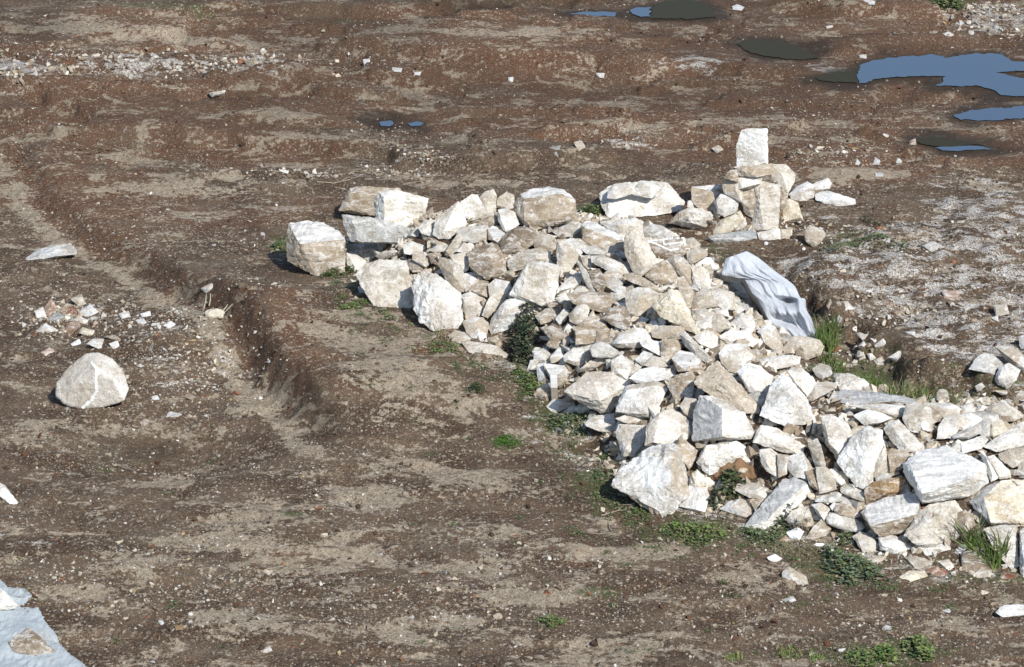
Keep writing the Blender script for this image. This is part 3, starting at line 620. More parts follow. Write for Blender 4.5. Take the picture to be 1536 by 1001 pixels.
15|W|35|170,490 210,460 260,480 245,505 185,500|-|sc|-
15|C|30|345,440 375,425 410,440 400,460|-|sc|-
15|P|30|290,505 330,455 370,445 375,470 310,515|-|sc|the pink oblong piece // oblong pinkish brick piece in the middle of the small scatter
15|Y|30|375,500 390,475 440,490 430,515|-|sc|-
15|W|35|410,550 440,530 485,530 470,575|-|sc|-
15|T|20|490,515 540,515 565,530 555,540|-|sc|-
15|C|40|515,550 550,540 555,560 535,575|-|sc|-
15|W|30|335,550 370,530 380,555 345,560|-|sc|-
15|P|30|195,590 230,572 255,585 215,605|-|sc|-
15|W|35|560,410 600,400 610,425 575,430|-|sc|-
15|W|35|640,440 670,435 685,450 660,462|-|sc|-
15|W|30|660,410 700,400 705,420 670,425|-|sc|-
15|W|35|770,465 800,447 820,460 795,475|-|sc|-
15|P|20|640,905 690,910 710,950 670,960|-|loose|the flat pink piece // flat pinkish piece on the soil right below the domed boulder
15|W|25|780,890 800,870 850,880 840,895|-|loose|-
15|W|40|945,290 990,268 1005,285 970,310|-|loose|the white stone by the trench // small white stone beside the upper end of the soil step
15|W|30|645,655 660,647 685,662 675,670|-|loose|-
15|T|30|870,800 890,785 915,800 900,815|-|loose|-
15|W|30|715,800 735,795 745,810 720,815|-|loose|-
16|W|35|0,215 20,225 75,295 55,310 20,275 -40,250|-|k=slab t=.3|the pale slab at the left edge // pale tilted slab cut by the left edge, above the plastic sheet
16|C|30|-60,700 0,660 30,690 75,735 60,750 0,755 -60,760|-|z=.04 k=block|the cream stone on the sheet // cream stone on the pale sheet, cut by the left edge
16|B|34|35,890 125,830 235,930 230,950 150,950 60,935|125,862,.10 50,903,.04 150,918,.10 222,922,.05|z=.05 k=block pat=0|the pyramid stone // brown triangular stone with a pale front edge, resting on the plastic sheet at bottom left
16|W|40|670,800 690,795 708,815 690,825|-|loose round|-
16|W|30|1115,930 1150,910 1160,930 1130,945|-|loose|-
16|O|30|750,825 775,822 780,838 758,842|-|loose|-
21|G|35|940,655 1000,645 990,690 945,680|-|loose|the pale grey stone behind the heap // pale grey stone on soil behind the snow-rimmed brown boulder
21|C|40|1065,630 1095,625 1110,650 1085,665|-|loose|-
21|W|40|135,265 158,262 158,280 138,282|-|loose|-
21|W|30|265,300 300,303 295,318 265,315|-|loose|-
21|W|30|345,318 385,318 380,332 350,332|-|loose|-
21|W|35|1165,325 1195,325 1190,342 1168,340|-|loose|-
21|W|40|775,345 792,345 790,362 778,362|-|loose|-
21|W|35|400,735 420,728 420,748 402,748|-|loose|-
22|W|30|155,655 180,645 200,660 175,675|-|loose|the white stone behind the cairn // small white stone on soil left of the standing white stone
22|W|50|865,725 875,700 892,710 890,726|-|loose|-
22|W|50|968,718 975,700 988,712 984,722|-|loose|-
22|W|50|788,724 795,707 803,718 800,726|-|loose|-
22|W|30|875,765 905,765 905,780 880,780|-|loose|-
22|P|50|1028,625 1050,615 1052,640 1030,640|-|loose|the pink lump by the water // small pinkish lump at the edge of the murky puddle on the right
22|W|20|820,8 840,2 870,8 865,20 825,16|-|loose|-
22|C|35|1178,150 1200,144 1218,155 1200,167|-|loose|-
22|W|25|245,30 265,24 292,32 280,45 250,42|-|loose|-
22|C|35|660,118 682,114 685,126 665,128|-|loose|-
22|C|35|1290,140 1305,138 1308,152 1292,152|-|loose|-
22|C|35|805,245 830,243 832,258 810,258|-|loose|-
12|W|52|1090,370 1140,290 1200,245 1270,265 1345,330 1290,410 1190,375|1200,335,.12|bk k=slab|the white overhanging slab // white slab overhanging a black shadow, left of the group on the bank
12|W|48|1285,200 1340,260 1410,200 1500,280 1590,330 1590,420 1500,400 1440,370 1350,280|-|bk k=slab|the upper right bank stone // white stone at the back of the group on the right bank
12|W|45|1290,450 1320,360 1390,330 1470,380 1430,470 1400,520 1310,480|-|bk k=block|the front bank stone // angular white stone in front of the group on the right bank
12|W|50|1465,130 1500,120 1590,130 1590,235 1480,210|-|bk|the top edge stone // white stone at the right edge above the bank group
12|W|45|1140,500 1180,480 1215,510 1160,550|-|bk|-
12|K|55|840,550 880,515 930,530 945,590 900,625 845,610|-|round bk|the speckled round stone // speckled round tan stone in the gully beyond the long grey slab
12|W|40|975,560 1000,560 1005,585|-|bk|-
12|C|15|1400,590 1460,540 1580,530 1580,600|-|bk k=slab|-
12|W|15|1280,530 1430,530 1420,560 1340,560|-|bk|-
12|W|35|70,410 130,400 200,405 300,450 340,480 330,520 200,520 100,490|-|rough k=boulder|the knobbly white stone // knobbly white stone behind the long grey slab, beside the grass
9|G|45|1230,420 1200,370 1250,335 1320,350 1340,400 1280,450|-|rough|-
12|C|40|200,70 240,50 245,90|-|bk|-
12|C|40|245,100 330,130 290,150|-|bk|-
12|C|45|350,140 390,150 390,180|-|bk|-
12|W|45|385,190 440,145 475,190 400,210|-|bk|-
12|C|45|330,260 370,250 400,290 350,300|-|bk|-
12|C|45|380,310 430,280 460,330 400,350|-|bk|-
12|C|45|250,260 300,240 320,290 270,300|-|bk|-
12|W|40|490,280 560,240 625,240 540,315|-|bk|the wedge on the bank rim // pale wedge on the crumbling bank rim above the grassy gully
12|W|30|610,90 680,90 670,120|-|bk|-
23|K|30|985,585 1040,580 1050,620 1000,630|-|bk k=boulder|the tan stone on the bank // tan stone half sunk in the lime bank near the right edge
23|W|45|975,640 1000,632 1005,655|-|bk|-
23|W|30|150,520 180,510 180,530|-|bk|-
23|C|25|310,570 340,570 370,600 340,605|-|bk|-
23|P|20|760,520 830,520 830,560 770,560|-|bk|the pinkish flat stone // flat pinkish stone in the middle of the lime bank
23|W|30|420,522 440,518 452,530|-|bk|-
23|W|25|675,320 720,305 760,325 720,350|-|bk|the white flake on the bank // white flake near the top of the lime bank
23|C|30|495,295 525,290 520,310|-|bk|-
23|W|15|800,580 900,590 860,605|-|bk|-
'''
# ================================================================ STONES
REG = {'1': (420, 180, 5.007), '2': (620, 250, 5.007), '3': (880, 180, 3.576), '4': (420, 320, 5.007), '5': (600, 380, 5.007), '6': (800, 320, 5.007), '7': (1000, 340, 5.007),
       '8': (780, 480, 5.007), '9': (980, 480, 5.007), '10': (880, 620, 5.007), '11': (1080, 620, 5.007), '12': (1236, 480, 5.007), '13': (1236, 620, 5.007), '14': (1086, 740, 3.413),
       '15': (0, 340, 3.129), '16': (0, 650, 2.851), '20': (0, 0, 2.944), '21': (500, 0, 2.944), '22': (1016, 0, 2.944), '23': (1156, 260, 2.945)}
CLS = {'W': (.80, .80, .78), 'C': (.76, .735, .68), 'K': (.57, .53, .46), 'T': (.40, .33, .245), 'B': (.27, .215, .16), 'G': (.50, .50, .48), 'S': (.34, .36, .36),
       'O': (.36, .24, .125), 'R': (.27, .12, .075), 'Y': (.73, .66, .52), 'P': (.48, .33, .25)}
WORD = {'W': 'white', 'C': 'cream', 'K': 'pale tan', 'T': 'tan', 'B': 'brown', 'G': 'grey', 'S': 'blue-grey', 'O': 'orange-brown', 'R': 'reddish', 'Y': 'yellowish', 'P': 'pinkish'}

def stone_hull(pts, rng, edge, rough, e_smooth):
    bm = bmesh.new()
    for p in pts: bm.verts.new(p)
    r = bmesh.ops.convex_hull(bm, input=bm.verts)
    junk = list({g for g in list(r['geom_interior']) + list(r['geom_unused']) if isinstance(g, bmesh.types.BMVert) and g.is_valid})
    if junk: bmesh.ops.delete(bm, geom=junk, context='VERTS')
    bmesh.ops.recalc_face_normals(bm, faces=bm.faces)
    return bm

def refine(bm, edge, cap=5000):
    for it in range(7):
        L = [e for e in bm.edges if e.calc_length() > edge * 1.5]
        if not L or len(bm.faces) > cap: break
        bmesh.ops.subdivide_edges(bm, edges=L, cuts=1, use_grid_fill=False)
        bmesh.ops.triangulate(bm, faces=[f for f in bm.faces if len(f.verts) > 3])

def build_stone(reg, cls, e, outl, inner, opts, idx):
    rng = random.Random(idx * 13 + 5)
    ox, oy, s = REG[reg]
    O = [(ox + float(a) / s, oy + float(b) / s) for a, b in (q.split(',') for q in outl.split())]
    xs = [p[0] for p in O]; yy = [p[1] for p in O]; cx, cy = sum(xs) / len(xs), sum(yy) / len(yy); bot = max(yy)
    area = .5 * abs(sum(O[i][0] * O[(i + 1) % len(O)][1] - O[(i + 1) % len(O)][0] * O[i][1] for i in range(len(O))))
    ay = float(opts.get('a', bot)); bx = min(max(sum(p[0] for p in O if p[1] > bot - 6) / max(1, sum(1 for p in O if p[1] > bot - 6)), min(xs)), max(xs))
    if 'a' in opts:
        h = hit(cx, ay); d = rays(bx, bot); t = h.y / d[1]; B = Vector((d[0] * t, d[1] * t, CH + d[2] * t))
    else:
        B = hit(bx, bot)
        if float(pdist(np.array([B.x]), np.array([B.y]), MOUND)[0]) < -.02 and reg != '16' and 'bk' not in opts and area > 250: B = B + (B - Vector((0, 0, CH))).normalized() * .02
        elif float(pdist(np.array([B.x]), np.array([B.y]), MOUND)[0]) > .12: B = B - (B - Vector((0, 0, CH))).normalized() * .055
        if 'z' in opts: B.z += float(opts['z'])
    el = R(e * (1 if 'a' in opts or 'fe' in opts else .84) + rng.uniform(-5, 5)); yaw = R(rng.uniform(-14, 14)) if 'a' not in opts else 0
    rr = Vector((math.cos(yaw), math.sin(yaw), 0)); w = Vector((-math.sin(yaw) * math.cos(el), math.cos(yaw) * math.cos(el), math.sin(el)))
    n = rr.cross(w); C0 = Vector((0, 0, CH))
    if n.y > 0: n = -n
    def on(px, py, push=0.0):
        d = Vector(rays(px, py)); t = (B - C0).dot(n) / d.dot(n); return C0 + d * (t + push)
    scale = (B - C0).length / FPX; size = math.sqrt((max(xs) - min(xs)) * (max(yy) - min(yy))) * scale
    pts = []
    dense = []
    for i in range(len(O)):            # break long outline edges so that silhouettes are not ruler-straight
        a, b = O[i], O[(i + 1) % len(O)]; dense.append(a)
        L = math.hypot(b[0] - a[0], b[1] - a[1])
        if L > 26:
            k = rng.uniform(.35, .65); j = rng.uniform(.2, 1.0); dense.append((a[0] + (b[0] - a[0]) * k + (b[1] - a[1]) / L * j * -1, a[1] + (b[1] - a[1]) * k + (b[0] - a[0]) / L * j))
    if 'a' not in opts and 'z' not in opts:      # lean back on the slope behind it rather than sink into it
        for it in range(11):
            w = Vector((-math.sin(yaw) * math.cos(el), math.cos(yaw) * math.cos(el), math.sin(el))); n = rr.cross(w)
            if n.y > 0: n = -n
            bad = 0
            for p in O:
                q = on(*p)
                if q.z < float(tz(q.x, q.y)) - .015 and p[1] < bot - .25 * (bot - min(yy)): bad += 1
            if bad == 0 or el > R(80): break
            el += R(5)
    ex = (1.1 if area > 900 else 2.0) if 'round' not in opts else 1.8       # worn edges lose a little: start a little larger
    O = [(p[0] + (p[0] - cx) / (math.hypot(p[0] - cx, p[1] - cy) + .01) * ex, p[1] + (p[1] - cy) / (math.hypot(p[0] - cx, p[1] - cy) + .01) * ex) for p in O]
    rim = [on(*p) for p in O]
    pts += rim
    if inner != '-':
        for q in inner.split():
            a, b, k = q.split(','); pts.append(on(ox + float(a) / s, oy + float(b) / s, -float(k) * size * 1.15))
    elif rng.random() < .65 and 'round' not in opts:
        k = rng.randrange(len(O)); m = k + len(O) // 2; a_, b_ = O[k], O[m % len(O)]      # a ridge between two corners
        off = rng.uniform(-.15, .15); wx_, wy_ = -(b_[1] - a_[1]) * off, (b_[0] - a_[0]) * off
        for t_ in (rng.uniform(.10, .3), rng.uniform(.6, .88)): pts.append(on(a_[0] + (b_[0] - a_[0]) * t_ + wx_, a_[1] + (b_[1] - a_[1]) * t_ + wy_, -size * rng.uniform(.16, .30)))
        if rng.random() < .6: pts.append(on(cx + rng.uniform(-.2, .2) * (max(xs) - min(xs)), cy + rng.uniform(-.2, .2) * (bot - min(yy)), -size * rng.uniform(.22, .32)))
    else:
        f = rng.uniform(.45, .68); bu = rng.uniform(.10, .24); sx = rng.uniform(-.22, .22) * (max(xs) - min(xs)) * .8; sy = rng.uniform(-.22, .16) * (max(yy) - min(yy)) * .8
        tlt = rng.uniform(-.1, .1); tl2 = rng.uniform(-.08, .08)
        for p in O:
            qx, qy = cx + (p[0] - cx) * f + sx, cy + (p[1] - cy) * f + sy
            pts.append(on(qx, qy, -size * max(.02, bu + tlt * (qx - cx) / (max(xs) - min(xs)) * 2 + tl2 * (qy - cy) / (bot - min(yy)) * 2)))
    tk = float(opts.get('t', .42))
    for p in O:
        pts.append(on(cx + (p[0] - cx) * .86, cy + (p[1] - cy) * .86, size * tk * rng.uniform(.8, 1.1)))
    bm = stone_hull([p - B for p in pts], rng, 0, 0, 0)
    # face attributes: patina per facet, bleached top, before refining
    fl = bm.faces.layers.float.new('facet'); tl = bm.faces.layers.float.new('topc')
    rv = Vector((rng.uniform(-1, 1), rng.uniform(-1, 1), rng.uniform(-1, 1))).normalized(); ph = rng.uniform(0, 6)
    for f in bm.faces:
        f[fl] = .5 + .38 * math.sin(f.normal.dot(rv) * 5 + ph) + rng.uniform(-.05, .05)
        z = f.normal.z; t = 0
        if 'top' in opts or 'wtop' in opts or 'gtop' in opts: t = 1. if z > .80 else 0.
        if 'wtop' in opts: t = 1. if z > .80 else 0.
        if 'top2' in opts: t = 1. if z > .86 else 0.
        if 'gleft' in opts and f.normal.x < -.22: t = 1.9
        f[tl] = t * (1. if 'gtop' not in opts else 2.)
    edge = max(scale * 3.4, size / 26)
    refine(bm, edge)
    r0 = 2 if ('round' in opts or 'smooth' in opts) else 1
    for k in range(r0): bmesh.ops.smooth_vert(bm, verts=bm.verts, factor=.16 if r0 == 1 else .5, use_axis_x=True, use_axis_y=True, use_axis_z=True)
    if 'round' in opts:
        for k in range(4): bmesh.ops.smooth_vert(bm, verts=bm.verts, factor=.5, use_axis_x=True, use_axis_y=True, use_axis_z=True)
    bm.normal_update()
    am = size * (.030 if 'rough' in opts else .010 if 'smooth' in opts else .021); o3 = Vector((idx * 3.7, idx * 1.3, 0))
    fq = 5.5 / size
    st = Vector((1, 1.6, 2.6)) if rng.random() < .6 else Vector((2.4, 1, 1.3))
    for v in bm.verts:
        q = Vector((v.co.x * st.x, v.co.y * st.y, v.co.z * st.z))
        nn = mn.noise(q * fq + o3) + .55 * mn.noise(q * fq * 2.7 + o3) 
        rg = 1 - 2 * abs(mn.noise(v.co * fq * 1.3 + o3 * 2)); rg = max(0, rg - .75) * -3.0
        v.co += v.normal * am * (nn + rg * .9 - .1 + .3 * mn.noise(v.co * fq * 6 + o3))
    me = bpy.data.meshes.new('stone'); 
    for f in bm.faces: f.smooth = True
    bm.to_mesh(me); bm.free(); me.set_sharp_from_angle(angle=R(24))
    return me, B, (cx, cy, min(xs), max(xs), min(yy), bot), area

rows = []
for i, ln in enumerate(STONES.strip().splitlines()):
    if ln.startswith('#'): continue
    reg, cls, e, outl, inner, op, lab = [q.strip() for q in ln.split('|')]
    opts = {}
    for q in ('' if op == '-' else op).split():
        a, _, b = q.partition('='); opts[a] = b or '1'
    ph, _, full = [q.strip() for q in lab.partition('//')]
    rows.append([reg, cls, float(e), outl, inner, opts, ph if ph != '-' else '', full, i])
built = []
for r in rows:
    me, B, box, area = build_stone(r[0], r[1], r[2], r[3], r[4], r[5], r[8]); built.append((me, B, box, area, r))
order = sorted(range(len(built)), key=lambda k: -(built[k][3] + (1e6 if built[k][4][6] or 'part' in built[k][4][5] else 0)))
single = set(order[:298])
LM = [(b[2], b[4][6]) for b in built if b[4][6]]
LM += [((800 - 18, 512, 764, 800, 474, 546), 'the dark leafy weed'), ((1160, 440, 1085, 1225, 378, 515), 'the white sack'), ((830, 583, 826, 836, 565, 600), 'the white-tipped stake'),
       ((1105, 705, 1062, 1145, 690, 722), 'the rusty earth clod'), ((1265, 830, 1235, 1310, 795, 865), 'the big leafy weed')]
def rel(b, lmb, coarse=False):
    dx = b[0] - lmb[0]; dy = b[1] - lmb[1]; w = (lmb[3] - lmb[2]) / 2; h = (lmb[5] - lmb[4]) / 2
    a = abs(dx) / (w + 1); c = abs(dy) / (h + 1)
    touch = abs(dx) < w + (b[3] - b[2]) / 2 + 5 and abs(dy) < h + (b[5] - b[4]) / 2 + 5
    if a > 1.8 * c: s = 'left of' if dx < 0 else 'right of'
    elif c > 1.8 * a: s = 'above' if dy < 0 else 'below'
    else: s = ('above and ' if dy < 0 else 'below and ') + ('left of' if dx < 0 else 'right of')
    return ('just ' if touch else '') + s
used = set()
def auto_label(b, cls, opts, area):
    w, h = b[3] - b[2], b[5] - b[4]
    sz = 'tiny' if area < 90 else 'small' if area < 380 else 'medium' if area < 1100 else 'large'
    sh = 'long flat' if w > 2.2 * h else 'wide' if w > 1.5 * h else 'upright' if h > 1.35 * w else 'chunky' if 'round' not in opts else 'rounded'
    kd = opts.get('k', 'stone')
    near = sorted(LM, key=lambda l: math.hypot(max(abs(b[0] - l[0][0]) - (l[0][3] - l[0][2]) / 2, 0), max(abs(b[1] - l[0][1]) - (l[0][5] - l[0][4]) / 2, 0)) + .15 * math.hypot(b[0] - l[0][0], b[1] - l[0][1]))
    for k in range(6):
        t = '%s %s %s %s %s %s' % (sz, sh, WORD[cls], kd, rel(b, near[k][0]), near[k][1])
        if len(t.split()) <= 16 and t not in used: used.add(t); return t
    for j in range(1, 6):
        t = '%s %s %s between %s and %s' % (sz, WORD[cls], kd, near[0][1], near[j][1])
        if len(t.split()) <= 16 and t not in used: used.add(t); return t
    return t
for b in built:
    if b[4][7]: used.add(b[4][7])
rest = []
GRP = {'sc': 'shards in the small rubbish scatter', 'bk': 'stones on the lime bank and its gully', 'loose': 'loose stones lying on the bare soil'}
for k in range(len(built)):
    me, B, box, area, r = built[k]; cls, opts = r[1], r[5]; rng = random.Random(r[8])
    j = rng.uniform(.80, 1.06) * (.66 if 'loose' in opts else .84 if 'bk' in opts or 'sc' in opts else 1); col = [min(.84, c * j) for c in CLS[cls]]
    pat = float(opts.get('pat', rng.choice((.15, .35, .6, .8)) if cls in 'WCK' else .25))
    if 'part' in opts:
        o = link('ledge', me, STONE, B - LAST.location, LAST); o.color = (*col, pat); continue
    if k not in single: rest.append((me, B, col)); continue
    kd = opts.get('k', 'stone'); o = link({'slab': 'stone_slab', 'block': 'stone_block', 'boulder': 'boulder'}.get(kd, 'stone'), me, STONE, B)
    o.color = (*col, pat); LAST = o
    g = next((GRP[q] for q in GRP if q in opts), 'stones of the rear cairn' if r[0] == '3' else 'marble stones piled in the heap')
    tag(o, r[7] or auto_label(box, cls, opts, area), kd if kd != 'stone' else 'stone', g)
    if 'frame' in opts: FRAME = (o, B)

# straight white veins on the brown block, raised crust
def strip_on(name, o, pts_px, width, mat):
    """a thin crust following the visible face of stone o through the given photo spots"""
    dg = bpy.context.evaluated_depsgraph_get(); me = o.data
    from mathutils.bvhtree import BVHTree
    bm = bmesh.new(); bm.from_mesh(me); bv = BVHTree.FromBMesh(bm); bm.free()
    V = []; F = []; C0 = Vector((0, 0, CH)) - o.location
    P = []
    for i in range(len(pts_px) - 1):
        a, b = pts_px[i], pts_px[i + 1]; n = max(2, int(math.hypot(b[0] - a[0], b[1] - a[1]) / 1.5))
        P += [(a[0] + (b[0] - a[0]) * t / n, a[1] + (b[1] - a[1]) * t / n) for t in range(n)]
    P.append(pts_px[-1]); last = None
    for i, p in enumerate(P):
        a = P[max(0, i - 1)]; b = P[min(len(P) - 1, i + 1)]; L = math.hypot(b[0] - a[0], b[1] - a[1]) or 1
        nx, ny = -(b[1] - a[1]) / L * width, (b[0] - a[0]) / L * width; wv = .7 + .5 * mn.noise(Vector((p[0] * .4, p[1] * .4, 3)))
        row = []
        for sg in (-1, 1):
            d = Vector(rays(p[0] + nx * wv * sg, p[1] + ny * wv * sg)).normalized(); h = bv.ray_cast(C0, d)
            if h[0] is None: row = None; break
            row.append(h[0] + h[1] * .004 if h[1].dot(d) < 0 else h[0] - h[1] * .004)
        if row is None: last = None; continue
        k = len(V); V += row
        if last is not None: F.append((last, last + 1, k + 1, k))
        last = k
    if not F: return None
    me = mesh_np(name, [tuple(v) for v in V], F); c = link(name, me, mat, (0, 0, 0), o); return c
def plain(name, col, rough=.85):
    m, nt, p = newmat(name); N = NT(nt); v = N.n('ShaderNodeTexCoord').outputs['Object']; n = N.noise(v, 30, 4, .6)
    N.l(N.mix(N.ss(n, .3, .7), tuple(c * .78 for c in col), col), p.inputs['Base Color']); p.inputs['Roughness'].default_value = rough
    p.inputs['Specular IOR Level'].default_value = .2; N.l(N.bump(n, .3, .004), p.inputs['Normal']); return m
CALC = plain('white_calcite', (.80, .79, .76))
fo = FRAME[0]
def r6(s, ox=800, oy=320, k=5.007): return [(ox + float(a) / k, oy + float(b) / k) for a, b in (q.split(',') for q in s.split())]
strip_on('vein', fo, r6("858,212 960,203 1050,192 1128,190 1138,245"), 2.2, CALC)
strip_on('vein', fo, r6("860,215 920,232 985,262 1030,282 1090,268"), 1.7, CALC)
strip_on('vein', fo, r6("975,205 982,238 1050,228 1125,222"), 1.5, CALC)
dome = next(o for o in COL.objects if 'domed pale boulder' in o.get('label', ''))
strip_on('vein', dome, r6("430,640 455,670 450,720 455,770 430,815 385,852", 0, 340, 3.129), 3.2, CALC)
strip_on('vein', dome, r6("455,660 470,690 452,700", 0, 340, 3.129), 2.4, CALC)

# ================================================================ RUBBLE INSIDE THE HEAP, GRAVEL (uncountable)
def chip_protos(n, seed, squash=.6):
    out = []; rg = np.random.RandomState(seed)
    for k in range(n):
        bm = bmesh.new(); m = rg.randint(7, 12); P = rg.normal(size=(m, 3)); P /= np.linalg.norm(P, axis=1)[:, None]; P *= rg.uniform(.7, 1.05, (m, 1)); P[:, 2] *= squash
        P[:, 0] *= rg.uniform(.9, 1.35)
        for p in P: bm.verts.new(p)
        r = bmesh.ops.convex_hull(bm, input=bm.verts); bad = list({g for g in list(r['geom_interior']) + list(r['geom_unused']) if isinstance(g, bmesh.types.BMVert) and g.is_valid})
        if bad: bmesh.ops.delete(bm, geom=bad, context='VERTS')
        bmesh.ops.recalc_face_normals(bm, faces=bm.faces)
        bm.verts.index_update(); V = np.array([v.co[:] for v in bm.verts]); Fc = np.array([[v.index for v in f.verts] for f in bm.faces]); bm.free(); out.append((V, Fc))
    return out
def scatter(name, X, Y, SZ, TONE, protos, seed, sink=.25, tilt=.5, extra=0.):
    rg = np.random.RandomState(seed); VV = []; FF = []; TT = []; off = 0; Z = tz(X, Y)
    pid = rg.randint(0, len(protos), len(X))
    for q, (V, Fc) in enumerate(protos):
        ii = np.where(pid == q)[0]; m = len(ii)
        if not m: continue
        a = rg.uniform(0, 6.28, m); tx = rg.normal(0, tilt, m); ty = rg.normal(0, tilt, m)
        P = V[None] * SZ[ii][:, None, None] * rg.uniform(.8, 1.2, (m, 1, 3))
        ca, sa = np.cos(a)[:, None], np.sin(a)[:, None]; x0, y0, z0 = P[..., 0], P[..., 1], P[..., 2]
        ct, s_ = np.cos(tx)[:, None], np.sin(tx)[:, None]; y1, z1 = y0 * ct - z0 * s_, y0 * s_ + z0 * ct
        ct, s_ = np.cos(ty)[:, None], np.sin(ty)[:, None]; x1, z2 = x0 * ct + z1 * s_, -x0 * s_ + z1 * ct
        x2, y2 = x1 * ca - y1 * sa, x1 * sa + y1 * ca
        W = np.stack([x2 + X[ii][:, None], y2 + Y[ii][:, None], z2 + (Z[ii] + SZ[ii] * (.45 - sink) + extra)[:, None]], -1)
        VV.append(W.reshape(-1, 3)); FF.append((Fc[None] + (np.arange(m) * len(V))[:, None, None] + off).reshape(-1, 3)); off += m * len(V)
        TT.append(np.repeat(TONE[ii], len(V), 0))
    return mesh_np(name, np.concatenate(VV), np.concatenate(FF), np.concatenate(TT))
PR = chip_protos(14, 5); rg = np.random.RandomState(11)
PAL = np.array([(.74, .71, .64), (.62, .55, .44), (.50, .43, .33), (.40, .33, .25), (.30, .24, .175), (.45, .44, .42), (.36, .155, .08), (.50, .37, .20)])
def tones(n, w): 
    w = np.array(w, float); t = PAL[rg.choice(len(PAL), n, p=w / w.sum())] * rg.uniform(.75, 1.1, (n, 1)); return t
# fill of the heap
X = rg.uniform(-1.6, 4.6, 16000); Y = rg.uniform(14.2, 21.5, 16000); d = np.maximum(pdist(X, Y, MOUND), pdist(X, Y, MOUND2)); k = d > -.03 - .12 * rg.rand(len(X)) ** 3
X, Y, d = X[k], Y[k], d[k]; SZ = np.clip(rg.lognormal(-3.45, .45, len(X)), .012, .075) * np.where(d < .06, .6, 1.)
me = scatter('rubble', X, Y, SZ, tones(len(X), (5, 6, 6, 4, 2, 1.5, .15, .4)), PR, 4, .55, .7)
rub = tag(link('rubble', me, GRAVEL), 'small pale chips filling the gaps between the piled marble stones', 'rubble', kind='stuff')
rg = np.random.RandomState(77); X = rg.uniform(-1.6, 4.6, 9000); Y = rg.uniform(14.2, 21.5, 9000); k = (np.maximum(pdist(X, Y, MOUND), pdist(X, Y, MOUND2)) > .14); X, Y = X[k][:3800], Y[k][:3800]
SZ = np.clip(rg.lognormal(-2.85, .28, len(X)), .035, .10)
PB = chip_protos(16, 8, .62)
me = scatter('under_rubble', X, Y, SZ, tones(len(X), (7, 5, 4, 2.5, 1, 1.5, .0, .1)), PB, 5, .52, .6)
u_ = link('rubble_bed', me, GRAVEL); tag(u_, 'lower layer of broken marble pieces showing in the gaps of the heap', 'rubble', kind='stuff')
# the smallest loose stones, joined
bm = bmesh.new(); tl = bm.verts.layers.float_color.new('tone')
for me, B, col in rest:
    n0 = len(bm.verts); bm.from_mesh(me); bm.verts.ensure_lookup_table()
    for v in bm.verts[n0:]: v.co += B; v[tl] = (*col, 1)
if rest:
    me = bpy.data.meshes.new('pebbles'); bm.to_mesh(me); me.set_sharp_from_angle(angle=R(24))
    tag(link('pebbles', me, GRAVEL), 'scattered small pale pebbles among the larger stones and on the soil', 'pebbles', kind='stuff')
bm.free()
# gravel over the open ground
n = 105000; yy = rg.uniform(13.2, 28.8, n); xx = rg.uniform(-.215, .215, n) * yy
dens = .20 + 1.15 * sstep(.5, .68, fbm(xx * .6, yy, 1.6, 4, 3.)) + .25 * sstep(17.5, 14.5, yy)
def blob1(cx, cy, rx, ry, w):
    wx, wy = flat(cx, cy); ex = float(flat(cx + rx, cy)[0]) - float(wx); ey = abs(float(flat(cx, cy - ry)[1]) - float(wy)); return w * np.exp(-(((xx - wx) / ex) ** 2 + ((yy - wy) / ey) ** 2))
bkd = pdist(xx, yy, BANK)
white = sstep(.1, .35, bkd) * .45 * sstep(.42, .62, fbm(xx * .5, yy, 4., 4, 6.))
for s in ((20, 130, 80, 22, .9), (190, 115, 90, 22, .8), (390, 100, 110, 22, .8), (260, 560, 100, 50, .8), (150, 470, 100, 30, .9), (420, 255, 90, 14, .8), (600, 250, 60, 12, .9), (930, 205, 60, 8, .9), (1240, 235, 70, 14, .9), (620, 920, 250, 50, .5), (250, 880, 250, 80, .3), (1490, 30, 60, 20, 1.)): white = np.maximum(white, blob1(*s))
dens = dens + 1.3 * white
for k_, P in PUDW: dens = dens * sstep(.0, .12, -pdist(xx, yy, P))
dens = dens * sstep(0., .02, -pdist(xx, yy, MOUND)) 
kp = rg.rand(n) < dens / 1.6; xx, yy, white = xx[kp], yy[kp], white[kp]
sz = np.clip(rg.lognormal(-5.1, .5, len(xx)), .0028, .030) * (1 + .45 * white)
t = tones(len(xx), (1.6, 3, 5, 6, 7, 2, .5, .6)); wt = rg.rand(len(xx)) < white * .6; t[wt] = tones(int(wt.sum()), (6, 4, 3, 2, 1, 2, .2, .1))
me = scatter('gravel', xx, yy, sz, t * .80, PR, 9, .3, .35)
tag(link('gravel', me, GRAVEL), 'fine gravel and limestone crumbs strewn over the bare brown soil', 'gravel', kind='stuff')
